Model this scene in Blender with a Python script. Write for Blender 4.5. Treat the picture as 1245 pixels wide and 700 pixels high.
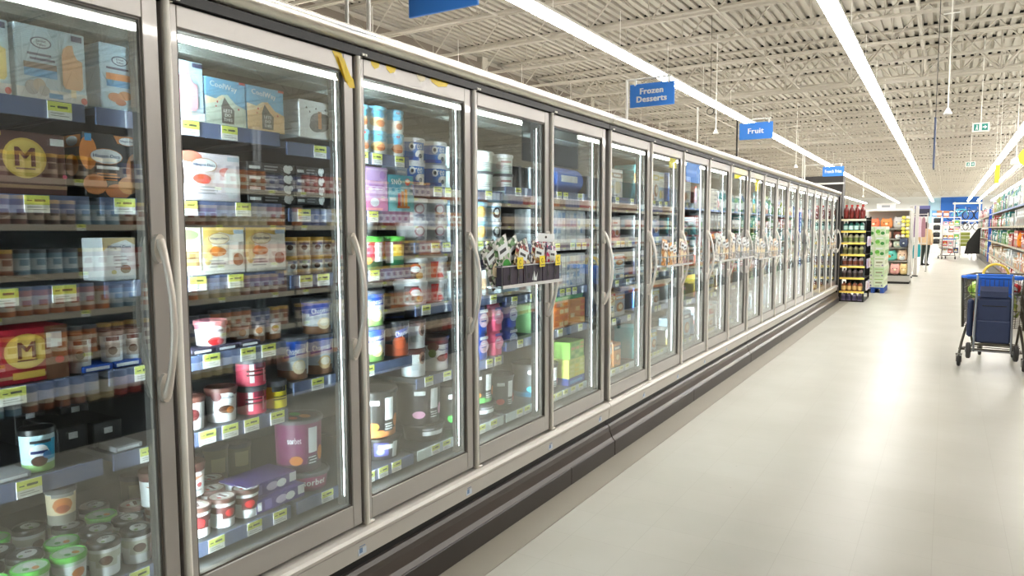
import bpy, math, random
from mathutils import Vector, Matrix
random.seed(11)
SC = bpy.context.scene
COL = SC.collection
for o in list(bpy.data.objects):
    bpy.data.objects.remove(o)

# ---------------------------------------------------------------- camera
EYE = 1.5
cam_d = bpy.data.cameras.new('camera')
cam_d.sensor_width = 36.0
cam_d.lens = 864.0 / 1245.0 * 36.0
cam_d.clip_start = 0.03
cam_d.clip_end = 300
cam = bpy.data.objects.new('camera', cam_d)
COL.objects.link(cam)
# axes of the camera in the store frame: X across the aisle, Y down the aisle, Z up
AX = Vector((0.8540, 0.5203, -0.0040)).normalized()          # image right
AF = Vector((-0.5190, 0.8506, -0.0810)).normalized()         # viewing direction
AU = AX.cross(AF).normalized()
AX = AF.cross(AU).normalized()
M = Matrix((AX, AU, -AF)).transposed().to_4x4()
M.translation = (0, 0, EYE)
cam.matrix_world = M
SC.camera = cam

# ---------------------------------------------------------------- world, exposure
W = bpy.data.worlds.new('world')
SC.world = W
W.use_nodes = True
W.node_tree.nodes['Background'].inputs[0].default_value = (0.80, 0.78, 0.72, 1)
W.node_tree.nodes['Background'].inputs[1].default_value = 0.35
SC.view_settings.view_transform = 'Standard'
SC.view_settings.look = 'None'
SC.view_settings.exposure = 0.0
SC.view_settings.gamma = 1.0
SC.view_settings.use_curve_mapping = False
CY = SC.cycles
CY.max_bounces = 10
CY.diffuse_bounces = 6
CY.glossy_bounces = 4
CY.transmission_bounces = 4
CY.transparent_max_bounces = 16
CY.caustics_reflective = False
CY.caustics_refractive = False
CY.sample_clamp_indirect = 6.0

LAMP_E = 32.0          # ceiling tubes
LED_FILL_E = 150.0           # hidden wide lenses added to light the freezer stock

# ---------------------------------------------------------------- materials
def lin(c):
    c = c / 255.0
    return c / 12.92 if c <= 0.04045 else ((c + 0.055) / 1.055) ** 2.4

def rgb(t):
    return (lin(t[0]), lin(t[1]), lin(t[2]), 1.0)

MATS = {}
def mat(name, col, rough=0.5, metal=0.0, noise=0.0, scale=12.0, bump=0.0, spec=0.5, emit=0.0, coat=0.0):
    """Principled material with a procedural grain: a noise texture varies the colour and, if asked, the relief."""
    if name in MATS:
        return MATS[name]
    m = bpy.data.materials.new(name)
    m.use_nodes = True
    nt = m.node_tree
    b = nt.nodes['Principled BSDF']
    b.inputs['Roughness'].default_value = rough
    b.inputs['Metallic'].default_value = metal
    b.inputs['Specular IOR Level'].default_value = spec
    b.inputs['Coat Weight'].default_value = coat
    b.inputs['Coat Roughness'].default_value = 0.04
    b.inputs['Base Color'].default_value = rgb(col)
    if emit:
        b.inputs['Emission Color'].default_value = rgb(col)
        b.inputs['Emission Strength'].default_value = emit
    if noise or bump:
        tc = nt.nodes.new('ShaderNodeTexCoord')
        n = nt.nodes.new('ShaderNodeTexNoise')
        n.inputs['Scale'].default_value = scale
        n.inputs['Detail'].default_value = 4
        nt.links.new(tc.outputs['Object'], n.inputs['Vector'])
        if noise:
            mx = nt.nodes.new('ShaderNodeMix')
            mx.data_type = 'RGBA'
            c = rgb(col)
            mx.inputs[6].default_value = tuple(x * (1 - noise) for x in c[:3]) + (1,)
            mx.inputs[7].default_value = tuple(min(1, x * (1 + noise)) for x in c[:3]) + (1,)
            nt.links.new(n.outputs['Fac'], mx.inputs[0])
            nt.links.new(mx.outputs[2], b.inputs['Base Color'])
        if bump:
            bp = nt.nodes.new('ShaderNodeBump')
            bp.inputs['Strength'].default_value = bump
            bp.inputs['Distance'].default_value = 0.01
            nt.links.new(n.outputs['Fac'], bp.inputs['Height'])
            nt.links.new(bp.outputs['Normal'], b.inputs['Normal'])
    MATS[name] = m
    return m

def K(r, g, b, rough=0.45):
    """printed-card colour"""
    return mat('card_%d_%d_%d_%d' % (r, g, b, int(rough * 100)), (r, g, b), rough, noise=0.06, scale=30)

def busy(name, cols, scale=18.0, rough=0.45, stretch=(1, 1, 1)):
    """busy printed picture: voronoi cells through a colour ramp (flat print)"""
    if name in MATS:
        return MATS[name]
    m = bpy.data.materials.new(name)
    m.use_nodes = True
    nt = m.node_tree
    b = nt.nodes['Principled BSDF']
    b.inputs['Roughness'].default_value = rough
    tc = nt.nodes.new('ShaderNodeTexCoord')
    mp = nt.nodes.new('ShaderNodeMapping')
    mp.inputs['Scale'].default_value = stretch
    v = nt.nodes.new('ShaderNodeTexVoronoi')
    v.inputs['Scale'].default_value = scale
    sep = nt.nodes.new('ShaderNodeSeparateColor')
    rp = nt.nodes.new('ShaderNodeValToRGB')
    rp.color_ramp.interpolation = 'CONSTANT'
    el = rp.color_ramp.elements
    n = len(cols)
    while len(el) < n:
        el.new(0.5)
    for i, cc in enumerate(cols):
        el[i].position = i / n
        el[i].color = rgb(cc)
    nt.links.new(tc.outputs['Object'], mp.inputs['Vector'])
    nt.links.new(mp.outputs['Vector'], v.inputs['Vector'])
    nt.links.new(v.outputs['Color'], sep.inputs['Color'])
    nt.links.new(sep.outputs['Red'], rp.inputs['Fac'])
    nt.links.new(rp.outputs['Color'], b.inputs['Base Color'])
    MATS[name] = m
    return m

def emitter(name, col, strength):
    if name in MATS:
        return MATS[name]
    m = bpy.data.materials.new(name)
    m.use_nodes = True
    nt = m.node_tree
    nt.nodes.clear()
    e = nt.nodes.new('ShaderNodeEmission')
    e.inputs[0].default_value = rgb(col)
    e.inputs[1].default_value = strength
    o = nt.nodes.new('ShaderNodeOutputMaterial')
    nt.links.new(e.outputs[0], o.inputs[0])
    MATS[name] = m
    return m

def glass_material(name, tint, r0):
    """one face of a double-glazed door pane: reflection after Schlick for the surfaces it stands for, the rest passes"""
    m = bpy.data.materials.new(name)
    m.use_nodes = True
    nt = m.node_tree
    nt.nodes.clear()
    L = nt.links
    g = nt.nodes.new('ShaderNodeNewGeometry')
    dot = nt.nodes.new('ShaderNodeVectorMath'); dot.operation = 'DOT_PRODUCT'
    L.new(g.outputs['Normal'], dot.inputs[0]); L.new(g.outputs['Incoming'], dot.inputs[1])
    def mth(op, a, b=None):
        n = nt.nodes.new('ShaderNodeMath'); n.operation = op
        for i, x in enumerate((a, b)):
            if x is None: continue
            if isinstance(x, (int, float)): n.inputs[i].default_value = x
            else: L.new(x, n.inputs[i])
        return n.outputs[0]
    ab = mth('ABSOLUTE', dot.outputs['Value'])
    om = mth('SUBTRACT', 1.0, ab)
    p5 = mth('POWER', om, 5.0)
    r = mth('ADD', mth('MULTIPLY', p5, 1 - r0), r0)
    fac = mth('DIVIDE', mth('MULTIPLY', r, 2.0), mth('ADD', r, 1.0))
    tr = nt.nodes.new('ShaderNodeBsdfTransparent'); tr.inputs[0].default_value = tint
    gl = nt.nodes.new('ShaderNodeBsdfGlossy'); gl.inputs['Roughness'].default_value = 0.012
    gl.inputs['Color'].default_value = (0.95, 0.97, 0.96, 1)
    mx = nt.nodes.new('ShaderNodeMixShader')
    L.new(fac, mx.inputs[0]); L.new(tr.outputs[0], mx.inputs[1]); L.new(gl.outputs[0], mx.inputs[2])
    out = nt.nodes.new('ShaderNodeOutputMaterial'); L.new(mx.outputs[0], out.inputs[0])
    MATS[name] = m
    return m

GLASS = glass_material('door_glass', (0.965, 0.985, 0.968, 1), 0.135)

def floor_material():
    m = bpy.data.materials.new('polished_vinyl_floor')
    m.use_nodes = True
    nt = m.node_tree; L = nt.links
    b = nt.nodes['Principled BSDF']
    tc = nt.nodes.new('ShaderNodeTexCoord')
    n1 = nt.nodes.new('ShaderNodeTexNoise'); n1.inputs['Scale'].default_value = 1.3; n1.inputs['Detail'].default_value = 5
    n2 = nt.nodes.new('ShaderNodeTexVoronoi'); n2.inputs['Scale'].default_value = 5.0
    L.new(tc.outputs['Object'], n1.inputs['Vector']); L.new(tc.outputs['Object'], n2.inputs['Vector'])
    r1 = nt.nodes.new('ShaderNodeValToRGB')
    r1.color_ramp.elements[0].position = 0.3; r1.color_ramp.elements[0].color = rgb((174, 171, 161))
    r1.color_ramp.elements[1].position = 0.75; r1.color_ramp.elements[1].color = rgb((184, 181, 172))
    L.new(n1.outputs['Fac'], r1.inputs['Fac'])
    r2 = nt.nodes.new('ShaderNodeValToRGB')
    r2.color_ramp.elements[0].position = 0.014; r2.color_ramp.elements[0].color = (0.72, 0.70, 0.67, 1)
    r2.color_ramp.elements[1].position = 0.03; r2.color_ramp.elements[1].color = (1, 1, 1, 1)
    L.new(n2.outputs['Distance'], r2.inputs['Fac'])
    mx = nt.nodes.new('ShaderNodeMix'); mx.data_type = 'RGBA'; mx.blend_type = 'MULTIPLY'; mx.inputs[0].default_value = 1.0
    L.new(r1.outputs['Color'], mx.inputs[6]); L.new(r2.outputs['Color'], mx.inputs[7])
    br = nt.nodes.new('ShaderNodeTexBrick')
    br.offset = 0.0
    br.inputs['Color1'].default_value = (1, 1, 1, 1); br.inputs['Color2'].default_value = (0.975, 0.975, 0.97, 1)
    br.inputs['Mortar'].default_value = (0.88, 0.87, 0.85, 1)
    br.inputs['Scale'].default_value = 1.0; br.inputs['Mortar Size'].default_value = 0.0012
    br.inputs['Brick Width'].default_value = 0.305; br.inputs['Row Height'].default_value = 0.305
    L.new(tc.outputs['Object'], br.inputs['Vector'])
    m2 = nt.nodes.new('ShaderNodeMix'); m2.data_type = 'RGBA'; m2.blend_type = 'MULTIPLY'; m2.inputs[0].default_value = 1.0
    L.new(mx.outputs[2], m2.inputs[6]); L.new(br.outputs['Color'], m2.inputs[7])
    L.new(m2.outputs[2], b.inputs['Base Color'])
    n3 = nt.nodes.new('ShaderNodeTexNoise'); n3.inputs['Scale'].default_value = 3.0
    L.new(tc.outputs['Object'], n3.inputs['Vector'])
    mr = nt.nodes.new('ShaderNodeMapRange'); mr.inputs['To Min'].default_value = 0.26; mr.inputs['To Max'].default_value = 0.34
    L.new(n3.outputs['Fac'], mr.inputs['Value']); L.new(mr.outputs['Result'], b.inputs['Roughness'])
    b.inputs['Specular IOR Level'].default_value = 0.10
    MATS['floor'] = m
    return m

# ---------------------------------------------------------------- mesh builder
def plain(a):
    return a

class MB:
    def __init__(self):
        self.v = []; self.f = []; self.mi = []; self.sm = []; self.mats = []
    def slot(self, m):
        if m not in self.mats:
            self.mats.append(m)
        return self.mats.index(m)
    def add(self, vs, fs, m, smooth=False):
        b = len(self.v); s = self.slot(m)
        self.v.extend([tuple(p) for p in vs])
        for f in fs:
            self.f.append([b + i for i in f]); self.mi.append(s); self.sm.append(smooth)
        return self
    def box(self, x0, y0, z0, x1, y1, z1, m, bev=0.0):
        if x0 > x1: x0, x1 = x1, x0
        if y0 > y1: y0, y1 = y1, y0
        if z0 > z1: z0, z1 = z1, z0
        if bev <= 0:
            vs = [(x0,y0,z0),(x1,y0,z0),(x1,y1,z0),(x0,y1,z0),(x0,y0,z1),(x1,y0,z1),(x1,y1,z1),(x0,y1,z1)]
            return self.add(vs, [(0,3,2,1),(4,5,6,7),(0,1,5,4),(1,2,6,5),(2,3,7,6),(3,0,4,7)], m)
        bev = min(bev, (x1-x0)*.45, (y1-y0)*.45, (z1-z0)*.45)
        vs = []; ix = {}
        for i in (0, 1):
            for j in (0, 1):
                for k in (0, 1):
                    X = (x0, x1)[i]; Y = (y0, y1)[j]; Z = (z0, z1)[k]
                    sx = (bev, -bev)[i]; sy = (bev, -bev)[j]; sz = (bev, -bev)[k]
                    for a, p in enumerate(((X, Y+sy, Z+sz), (X+sx, Y, Z+sz), (X+sx, Y+sy, Z))):
                        ix[(i,j,k,a)] = len(vs); vs.append(p)
        g = lambda i,j,k,a: ix[(i,j,k,a)]
        fs = [(g(0,0,0,0),g(0,0,1,0),g(0,1,1,0),g(0,1,0,0)), (g(1,0,0,0),g(1,1,0,0),g(1,1,1,0),g(1,0,1,0)),
              (g(0,0,0,1),g(1,0,0,1),g(1,0,1,1),g(0,0,1,1)), (g(0,1,0,1),g(0,1,1,1),g(1,1,1,1),g(1,1,0,1)),
              (g(0,0,0,2),g(0,1,0,2),g(1,1,0,2),g(1,0,0,2)), (g(0,0,1,2),g(1,0,1,2),g(1,1,1,2),g(0,1,1,2))]
        for k in (0, 1):
            for j in (0, 1):
                fs.append((g(0,j,k,1),g(1,j,k,1),g(1,j,k,2),g(0,j,k,2)))
            for i in (0, 1):
                fs.append((g(i,0,k,0),g(i,1,k,0),g(i,1,k,2),g(i,0,k,2)))
        for i in (0, 1):
            for j in (0, 1):
                fs.append((g(i,j,0,0),g(i,j,1,0),g(i,j,1,1),g(i,j,0,1)))
                for k in (0, 1):
                    fs.append((g(i,j,k,0),g(i,j,k,1),g(i,j,k,2)))
        return self.add(vs, fs, m)
    def lathe(self, prof, m, n=20, c=(0, 0, 0), smooth=True, joined=False, axis='z'):
        """prof: (r, h) pairs. joined=True shares rings so that the profile itself is smooth too."""
        def ring(r, h):
            out = []
            for i in range(n):
                a = 2 * math.pi * i / n
                p = (r * math.cos(a), r * math.sin(a), h)
                if axis == 'x': p = (h, p[0], p[1])
                elif axis == 'y': p = (p[0], h, p[1])
                out.append((c[0]+p[0], c[1]+p[1], c[2]+p[2]))
            return out
        if joined:
            vs = []; fs = []
            for r, h in prof: vs += ring(max(r, 1e-5), h)
            for k in range(len(prof) - 1):
                for i in range(n):
                    j = (i + 1) % n
                    fs.append((k*n+i, k*n+j, (k+1)*n+j, (k+1)*n+i))
            return self.add(vs, fs, m, smooth)
        for k in range(len(prof) - 1):
            (r0, h0), (r1, h1) = prof[k], prof[k+1]
            if r0 < 1e-6 and r1 < 1e-6: continue
            if r0 < 1e-6 or r1 < 1e-6:
                rr, hh, tip = (r1, h1, h0) if r0 < 1e-6 else (r0, h0, h1)
                vs = ring(rr, hh)
                if abs(hh - tip) < 1e-9:
                    self.add(vs, [tuple(range(n))], m, False)
                else:
                    p = (0, 0, tip)
                    if axis == 'x': p = (tip, 0, 0)
                    elif axis == 'y': p = (0, tip, 0)
                    vs.append((c[0]+p[0], c[1]+p[1], c[2]+p[2]))
                    self.add(vs, [(i, (i+1) % n, n) for i in range(n)], m, smooth)
                continue
            vs = ring(r0, h0) + ring(r1, h1)
            self.add(vs, [(i, (i+1) % n, n+(i+1) % n, n+i) for i in range(n)], m, smooth)
        return self
    def tube(self, pts, r, m, n=8, caps=True, radii=None):
        pts = [Vector(p) for p in pts]
        vs = []; fs = []
        up = None
        for k, p in enumerate(pts):
            if k == 0: t = pts[1] - pts[0]
            elif k == len(pts)-1: t = pts[-1] - pts[-2]
            else: t = (pts[k+1]-p).normalized() + (p-pts[k-1]).normalized()
            t.normalize()
            if up is None:
                up = Vector((0, 0, 1)) if abs(t.z) < 0.9 else Vector((1, 0, 0))
            s = t.cross(up)
            if s.length < 1e-4:
                s = t.cross(Vector((0, 1, 0)))
            s.normalize(); u = s.cross(t).normalized(); up = u
            rr = radii[k] if radii else r
            for i in range(n):
                a = 2*math.pi*i/n
                vs.append(p + s*math.cos(a)*rr + u*math.sin(a)*rr)
        for k in range(len(pts)-1):
            for i in range(n):
                j = (i+1) % n
                fs.append((k*n+i, k*n+j, (k+1)*n+j, (k+1)*n+i))
        self.add(vs, fs, m, n > 5)
        if caps:
            self.add(vs[:n], [tuple(range(n))[::-1]], m); self.add(vs[-n:], [tuple(range(n))], m)
        return self
    def prism(self, poly, axis, d0, d1, m, caps=True, smooth=False):
        """poly: 2D points in the two other axes, in the order (x,z) for axis y, (y,z) for axis x, (x,y) for axis z"""
        def P(a, b, d):
            return {'y': (a, d, b), 'x': (d, a, b), 'z': (a, b, d)}[axis]
        n = len(poly)
        vs = [P(a, b, d0) for a, b in poly] + [P(a, b, d1) for a, b in poly]
        fs = [(i, (i+1) % n, n+(i+1) % n, n+i) for i in range(n)]
        self.add(vs, fs, m, smooth)
        if caps:
            self.add(vs[:n], [tuple(range(n))[::-1]], m); self.add(vs[n:], [tuple(range(n))], m)
        return self
    def quad(self, a, b, c, d, m):
        return self.add([a, b, c, d], [(0, 1, 2, 3)], m)
    def mesh(self, name):
        me = bpy.data.meshes.new(name)
        me.from_pydata(self.v, [], self.f)
        for m in self.mats: me.materials.append(m)
        me.polygons.foreach_set('material_index', self.mi)
        me.polygons.foreach_set('use_smooth', self.sm)
        me.update()
        return me
    def build(self, name, parent=None, loc=(0, 0, 0), rot=(0, 0, 0)):
        return link(name, self.mesh(name), parent, loc, rot)

def link(name, me, parent=None, loc=(0, 0, 0), rot=(0, 0, 0)):
    o = bpy.data.objects.new(name, me)
    COL.objects.link(o)
    o.location = loc; o.rotation_euler = rot
    if parent is not None: o.parent = parent
    return o

def empty(name, loc=(0, 0, 0), rot=(0, 0, 0)):
    return link(name, None, None, loc, rot)

REG = []       # things whose labels get an ordinal when they repeat
def tag(o, label, cat, group=None, key=None):
    o['label'] = label; o['category'] = cat
    if group: o['group'] = group
    REG.append((o, label, key))
    return o

def struct(o):
    o['kind'] = 'structure'
    return o

def kids(o):
    return [c for c in ALLKIDS.get(o.name, ())] if False else list(o.children)

def copy_tree(o, loc=None, rot=None, label=None, cat=None, group=None, key=None, parent=None, scale=None):
    c = o.copy(); COL.objects.link(c)
    if parent is not None: c.parent = parent
    if loc is not None: c.location = loc
    if rot is not None: c.rotation_euler = rot
    if scale is not None: c.scale = scale
    for ch in list(o.children):
        copy_tree(ch, parent=c)
    if parent is None and label:
        tag(c, label, cat or o['category'], group, key)
    return c

ORD = ['zeroth','first','second','third','fourth','fifth','sixth','seventh','eighth','ninth','tenth','eleventh','twelfth','thirteenth',
       'fourteenth','fifteenth','sixteenth','seventeenth','eighteenth','nineteenth','twentieth']
for _t in ('twenty', 'thirty', 'forty', 'fifty', 'sixty'):
    if _t != 'twenty': ORD.append({'thirty': 'thirtieth', 'forty': 'fortieth', 'fifty': 'fiftieth', 'sixty': 'sixtieth'}[_t])
    for _u in ORD[1:10]: ORD.append(_t + '-' + _u)

def finish_labels():
    by = {}
    for o, l, k in REG:
        by.setdefault(l, []).append((o, k))
    for l, rows in by.items():
        if len(rows) < 2: continue
        rows.sort(key=lambda r: r[1] if r[1] is not None else (r[0].location.y, r[0].location.z))
        word = rows[0][0].get('order', 'from left')
        for i, (o, k) in enumerate(rows):
            if 'order' in o.keys(): word = o['order']
            o['label'] = '%s, %s %s' % (l, ORD[min(i + 1, len(ORD)-1)], word)
    for o, l, k in REG:
        if 'order' in o.keys(): del o['order']

# ---------------------------------------------------------------- flat print: shapes laid on a face or wrapped round a tub
_TXT = {}
def text2d(s):
    if s in _TXT: return _TXT[s]
    cu = bpy.data.curves.new('t', 'FONT')
    cu.body = s; cu.size = 1.0; cu.resolution_u = 2
    cu.align_x = 'CENTER'; cu.space_line = 0.95; cu.space_character = 1.08
    ob = bpy.data.objects.new('t', cu)
    COL.objects.link(ob)
    dg = bpy.context.evaluated_depsgraph_get()
    me = ob.evaluated_get(dg).to_mesh()
    vs = [(v.co.x, v.co.y) for v in me.vertices]
    fs = [tuple(p.vertices) for p in me.polygons]
    ob.evaluated_get(dg).to_mesh_clear()
    bpy.data.objects.remove(ob); bpy.data.curves.remove(cu)
    xs = [a for a, b in vs]; ys = [b for a, b in vs]
    cx = (min(xs)+max(xs))/2; cy = (min(ys)+max(ys))/2
    # a second copy a little to the side makes the strokes bold
    nv = len(vs)
    _TXT[s] = ([(a-cx-0.026, b-cy) for a, b in vs] + [(a-cx+0.026, b-cy) for a, b in vs], fs + [tuple(i+nv for i in f) for f in fs], max(xs)-min(xs)+0.052, max(ys)-min(ys))
    return _TXT[s]

def R(x0, y0, x1, y1, m): return ('p', [(x0,y0),(x1,y0),(x1,y1),(x0,y1)], m)
def E(cx, cy, rx, ry, m, n=14): return ('p', [(cx+rx*math.cos(2*math.pi*i/n), cy+ry*math.sin(2*math.pi*i/n)) for i in range(n)], m)
def P(pts, m): return ('p', pts, m)
def T(s, cx, cy, h, m, w=None, rot=0): return ('t', s, cx, cy, h, m, w, rot)

def lay(mb, shapes, mp, strips=1):
    """shapes in metres on the face; mp(u, v, k) puts layer k a hair above layer k-1"""
    for k, s in enumerate(shapes):
        if s[0] == 't':
            _, st, cx, cy, h, m, w, rot = s
            vs, fs, tw, th = text2d(st)
            sy = h / th; sx = sy
            if w and tw * sx > w: sx = w / tw
            ca, sa = math.cos(rot), math.sin(rot)
            mb.add([mp(cx + a*sx*ca - b*sy*sa, cy + a*sx*sa + b*sy*ca, k + (0.3 if i >= len(vs)//2 else 0)) for i, (a, b) in enumerate(vs)], fs, m)
        else:
            pts, m = s[1], s[2]
            if strips == 1:
                mb.add([mp(a, b, k) for a, b in pts], [tuple(range(len(pts)))], m)
            else:
                us = [p[0] for p in pts]; u0, u1 = min(us), max(us)
                n = max(8 if len(pts) > 5 else 1, min(10, int((u1-u0) / strips) + 1))
                cols = []
                for i in range(n+1):
                    u = u0 + (u1-u0) * (i / n)
                    u_ = min(max(u, u0 + 1e-6), u1 - 1e-6)
                    hit = []
                    for q in range(len(pts)):
                        (ax, ay), (bx, by) = pts[q], pts[(q+1) % len(pts)]
                        if (ax - u_) * (bx - u_) <= 0 and abs(ax-bx) > 1e-9:
                            hit.append(ay + (by-ay) * (u_-ax) / (bx-ax))
                    if hit: cols.append((u, min(hit), max(hit)))
                for i in range(len(cols)-1):
                    a, b = cols[i], cols[i+1]
                    mb.add([mp(a[0],a[1],k), mp(b[0],b[1],k), mp(b[0],b[2],k), mp(a[0],a[2],k)], [(0,1,2,3)], m)

EPS = 0.0005
# ---------------------------------------------------------------- products (front faces +X, origin under the middle of the front)
def carton_proto(name, w, h, d, base, prints, side=None, side_base=None):
    mb = MB()
    mb.box(-d, -w/2, 0, 0, w/2, h, base, 0.0025)
    o = mb.build(name)
    if prints:
        p = MB()
        lay(p, [(s[0], [(a - w/2, b) for a, b in s[1]], s[2]) if s[0] == 'p' else (s[0], s[1], s[2]-w/2) + s[3:] for s in prints],
            lambda u, v, k: (EPS*(k+1), u, v))
        p.build('printed_face', o)
    if side:
        p = MB()
        lay(p, side, lambda u, v, k: (u - d, -w/2 - EPS*(k+1), v))
        p.build('printed_side', o)
    return o

def carton(name, label, y0, y1, z, h, d, base, prints, x=-2.02, rot=0.0, side=None, group=None, cat='box'):
    o = carton_proto(name, y1-y0, h, d, base, prints, side)
    o.location = (x, (y0+y1)/2, z); o.rotation_euler = (0, 0, rot)
    return tag(o, label, cat, group)

def tub_proto(name, r, h, bands, lid, prints, taper=0.86, lid_h=0.016, n=20, top_print=None, rim=None):
    """bands: [(upto fraction of height, material)]"""
    mb = MB()
    hb = h - lid_h * 0.6
    rb = r * taper
    rad = lambda z: rb + (r*0.965-rb) * z / hb
    z0 = 0.0
    mb.lathe([(0, 0.0), (rad(0), 0.0)], bands[0][1], n)
    for f, m in bands:
        z1 = hb * f
        mb.lathe([(rad(z0), z0), (rad(z1), z1)], m, n)
        z0 = z1
    o = mb.build(name)
    lm = MB()
    lm.lathe([(r*0.97, h-lid_h), (r*1.02, h-lid_h), (r*1.03, h-lid_h*0.4), (r*1.0, h-0.001), (r*0.93, h), (r*0.90, h-0.003), (0, h-0.003)], lid, n)
    lo = lm.build('lid', o)
    if top_print:
        tp = MB()
        lay(tp, top_print, lambda u, v, k: (u, v, h - 0.003 + EPS*(k+1)))
        tp.build('lid_print', lo)
    if prints:
        p = MB()
        lay(p, prints, lambda u, v, k: ((rad(v)+0.0006+EPS*(k+1)) * math.cos(u/r), (rad(v)+0.0006+EPS*(k+1)) * math.sin(u/r), v), strips=r*0.22)
        p.build('wrap_print', o)
    return o

def tub(name, label, yc, z, r, h, bands, lid, prints, x=None, yaw=None, group=None, cat='tub', **kw):
    o = tub_proto(name, r, h, bands, lid, prints, **kw)
    xx = (-2.02 - r) if x is None else x
    # labels are turned a little towards whoever comes up the aisle
    o.location = (xx, yc, z); o.rotation_euler = (0, 0, -0.35 if yaw is None else yaw)
    return tag(o, label, cat, group)
# ================================================================ THE SETTING
TAUPE = mat('door_frame_taupe', (182, 178, 174), 0.36, 0.3, noise=0.05, scale=6, coat=1.0)
TRIM = mat('satin_trim', (244, 241, 232), 0.35, 0.0, noise=0.03)
CANOPY = mat('canopy_cream_metal', (240, 236, 224), 0.3, 0.8, noise=0.02)
BLACK = mat('black_gasket', (14, 13, 13), 0.5, noise=0.1)
INNER = mat('freezer_liner', (74, 77, 79), 0.5, noise=0.08)
SHELFM = mat('shelf_dark_steel', (58, 60, 64), 0.42, 0.3, noise=0.06)
RAIL = mat('price_rail_grey_blue', (100, 114, 148), 0.25, noise=0.05, coat=0.6)
KICK = mat('kick_plate_brown', (68, 60, 56), 0.33, noise=0.08, scale=4, coat=0.2)
PLINTH = mat('plinth_dark_brown', (54, 48, 45), 0.42, noise=0.08, scale=4)
SILL = mat('sill_grey', (206, 202, 196), 0.34, 0.15, noise=0.04)
DECK = mat('roof_deck_painted', (176, 171, 160), 0.7, noise=0.05, scale=0.7)
STEEL = mat('joist_painted', (184, 178, 166), 0.6, noise=0.04, scale=2)
WALLM = mat('wall_painted', (190, 184, 171), 0.7, noise=0.04, scale=0.5)
WHITE = mat('white_plastic', (235, 234, 228), 0.45, noise=0.02)
BLUE = mat('sign_blue', (66, 138, 232), 0.45, noise=0.03)
SIGNW = mat('sign_lettering_white', (245, 246, 250), 0.5)
DARKM = mat('charcoal_panel', (50, 47, 46), 0.55, noise=0.08)
TUBE = emitter('lamp_tube', (255, 252, 246), LAMP_E)
LED_FILL = emitter('freezer_led_fill', (225, 242, 248), LED_FILL_E)
LEDS = emitter('freezer_led_side_glow', (225, 242, 248), 34.0)

DECK_Z = 5.9; CHORD_Z = 5.2; LAMP_Z = 4.5
WX0, WX1, WY0, WY1 = -10.4, 30.0, -9.0, 96.0

mb = MB(); mb.box(WX0, WY0, -0.1, WX1, WY1, 0.0, floor_material())
floor = struct(mb.build('floor'))
STRIPM = mat('floor_edge_strip', (146, 140, 128), 0.4, noise=0.06, scale=3)
mb = MB(); mb.box(-1.83, -1.0, 0.0005, -1.66, 15.95, 0.003, STRIPM)
mb.build('edge_strip', floor)

mb = MB(); mb.box(WX0-0.2, WY0, 0, WX0, WY1, DECK_Z+0.3, WALLM)
wall_left = struct(mb.build('wall_left'))
mb = MB(); mb.box(WX0, -0.0+WY0-0.2, 0, WX1, WY0, DECK_Z+0.3, WALLM); struct(mb.build('wall_near'))
mb = MB(); mb.box(WX1, WY0, 0, WX1+0.2, WY1, DECK_Z+0.3, WALLM); struct(mb.build('wall_right'))
mb = MB(); mb.box(WX0, WY1, 0, WX1, WY1+0.2, DECK_Z+0.3, mat('far_wall_white', (222, 224, 222), 0.6, noise=0.02))
wall_far = struct(mb.build('wall_far'))
mb = MB(); mb.box(-0.7, WY1-0.08, 2.0, 3.3, WY1-0.001, 5.05, mat('blue_wall_paint', (34, 104, 196), 0.6, noise=0.03)); mb.build('blue_panel', wall_far)
mb = MB(); mb.box(-0.7, WY1-0.1, 3.35, 3.3, WY1-0.081, 3.5, SIGNW); mb.build('white_stripe', wall_far)
mb = MB(); mb.box(-1.9, WY1-0.06, 2.1, -0.75, WY1-0.001, 5.0, mat('pale_blue_wall_paint', (176, 214, 236), 0.6, noise=0.03)); mb.build('pale_blue_panel', wall_far)
# columns along the left wall
for i, y in enumerate((9.0, 15.5, 22.0, 28.5, 35.0)):
    mb = MB(); mb.box(WX0, y-0.12, 0, WX0+0.16, y+0.12, DECK_Z, WALLM); mb.build('wall_column', wall_left)

# corrugated roof deck: real flutes running down the store
mb = MB()
x = WX0; pitch = 0.19
prof = []
while x < WX1:
    prof += [(x, DECK_Z), (x+0.10, DECK_Z), (x+0.108, DECK_Z+0.055), (x+0.182, DECK_Z+0.055)]
    x += pitch
n = len(prof)
vs = [(a, WY0, z) for a, z in prof] + [(a, WY1, z) for a, z in prof]
mb.add(vs, [(i, i+1, n+i+1, n+i) for i in range(n-1)], DECK)
mb.box(WX0, WY0, DECK_Z+0.28, WX1, WY1, DECK_Z+0.3, DECK)
ceiling = struct(mb.build('ceiling'))

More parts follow.
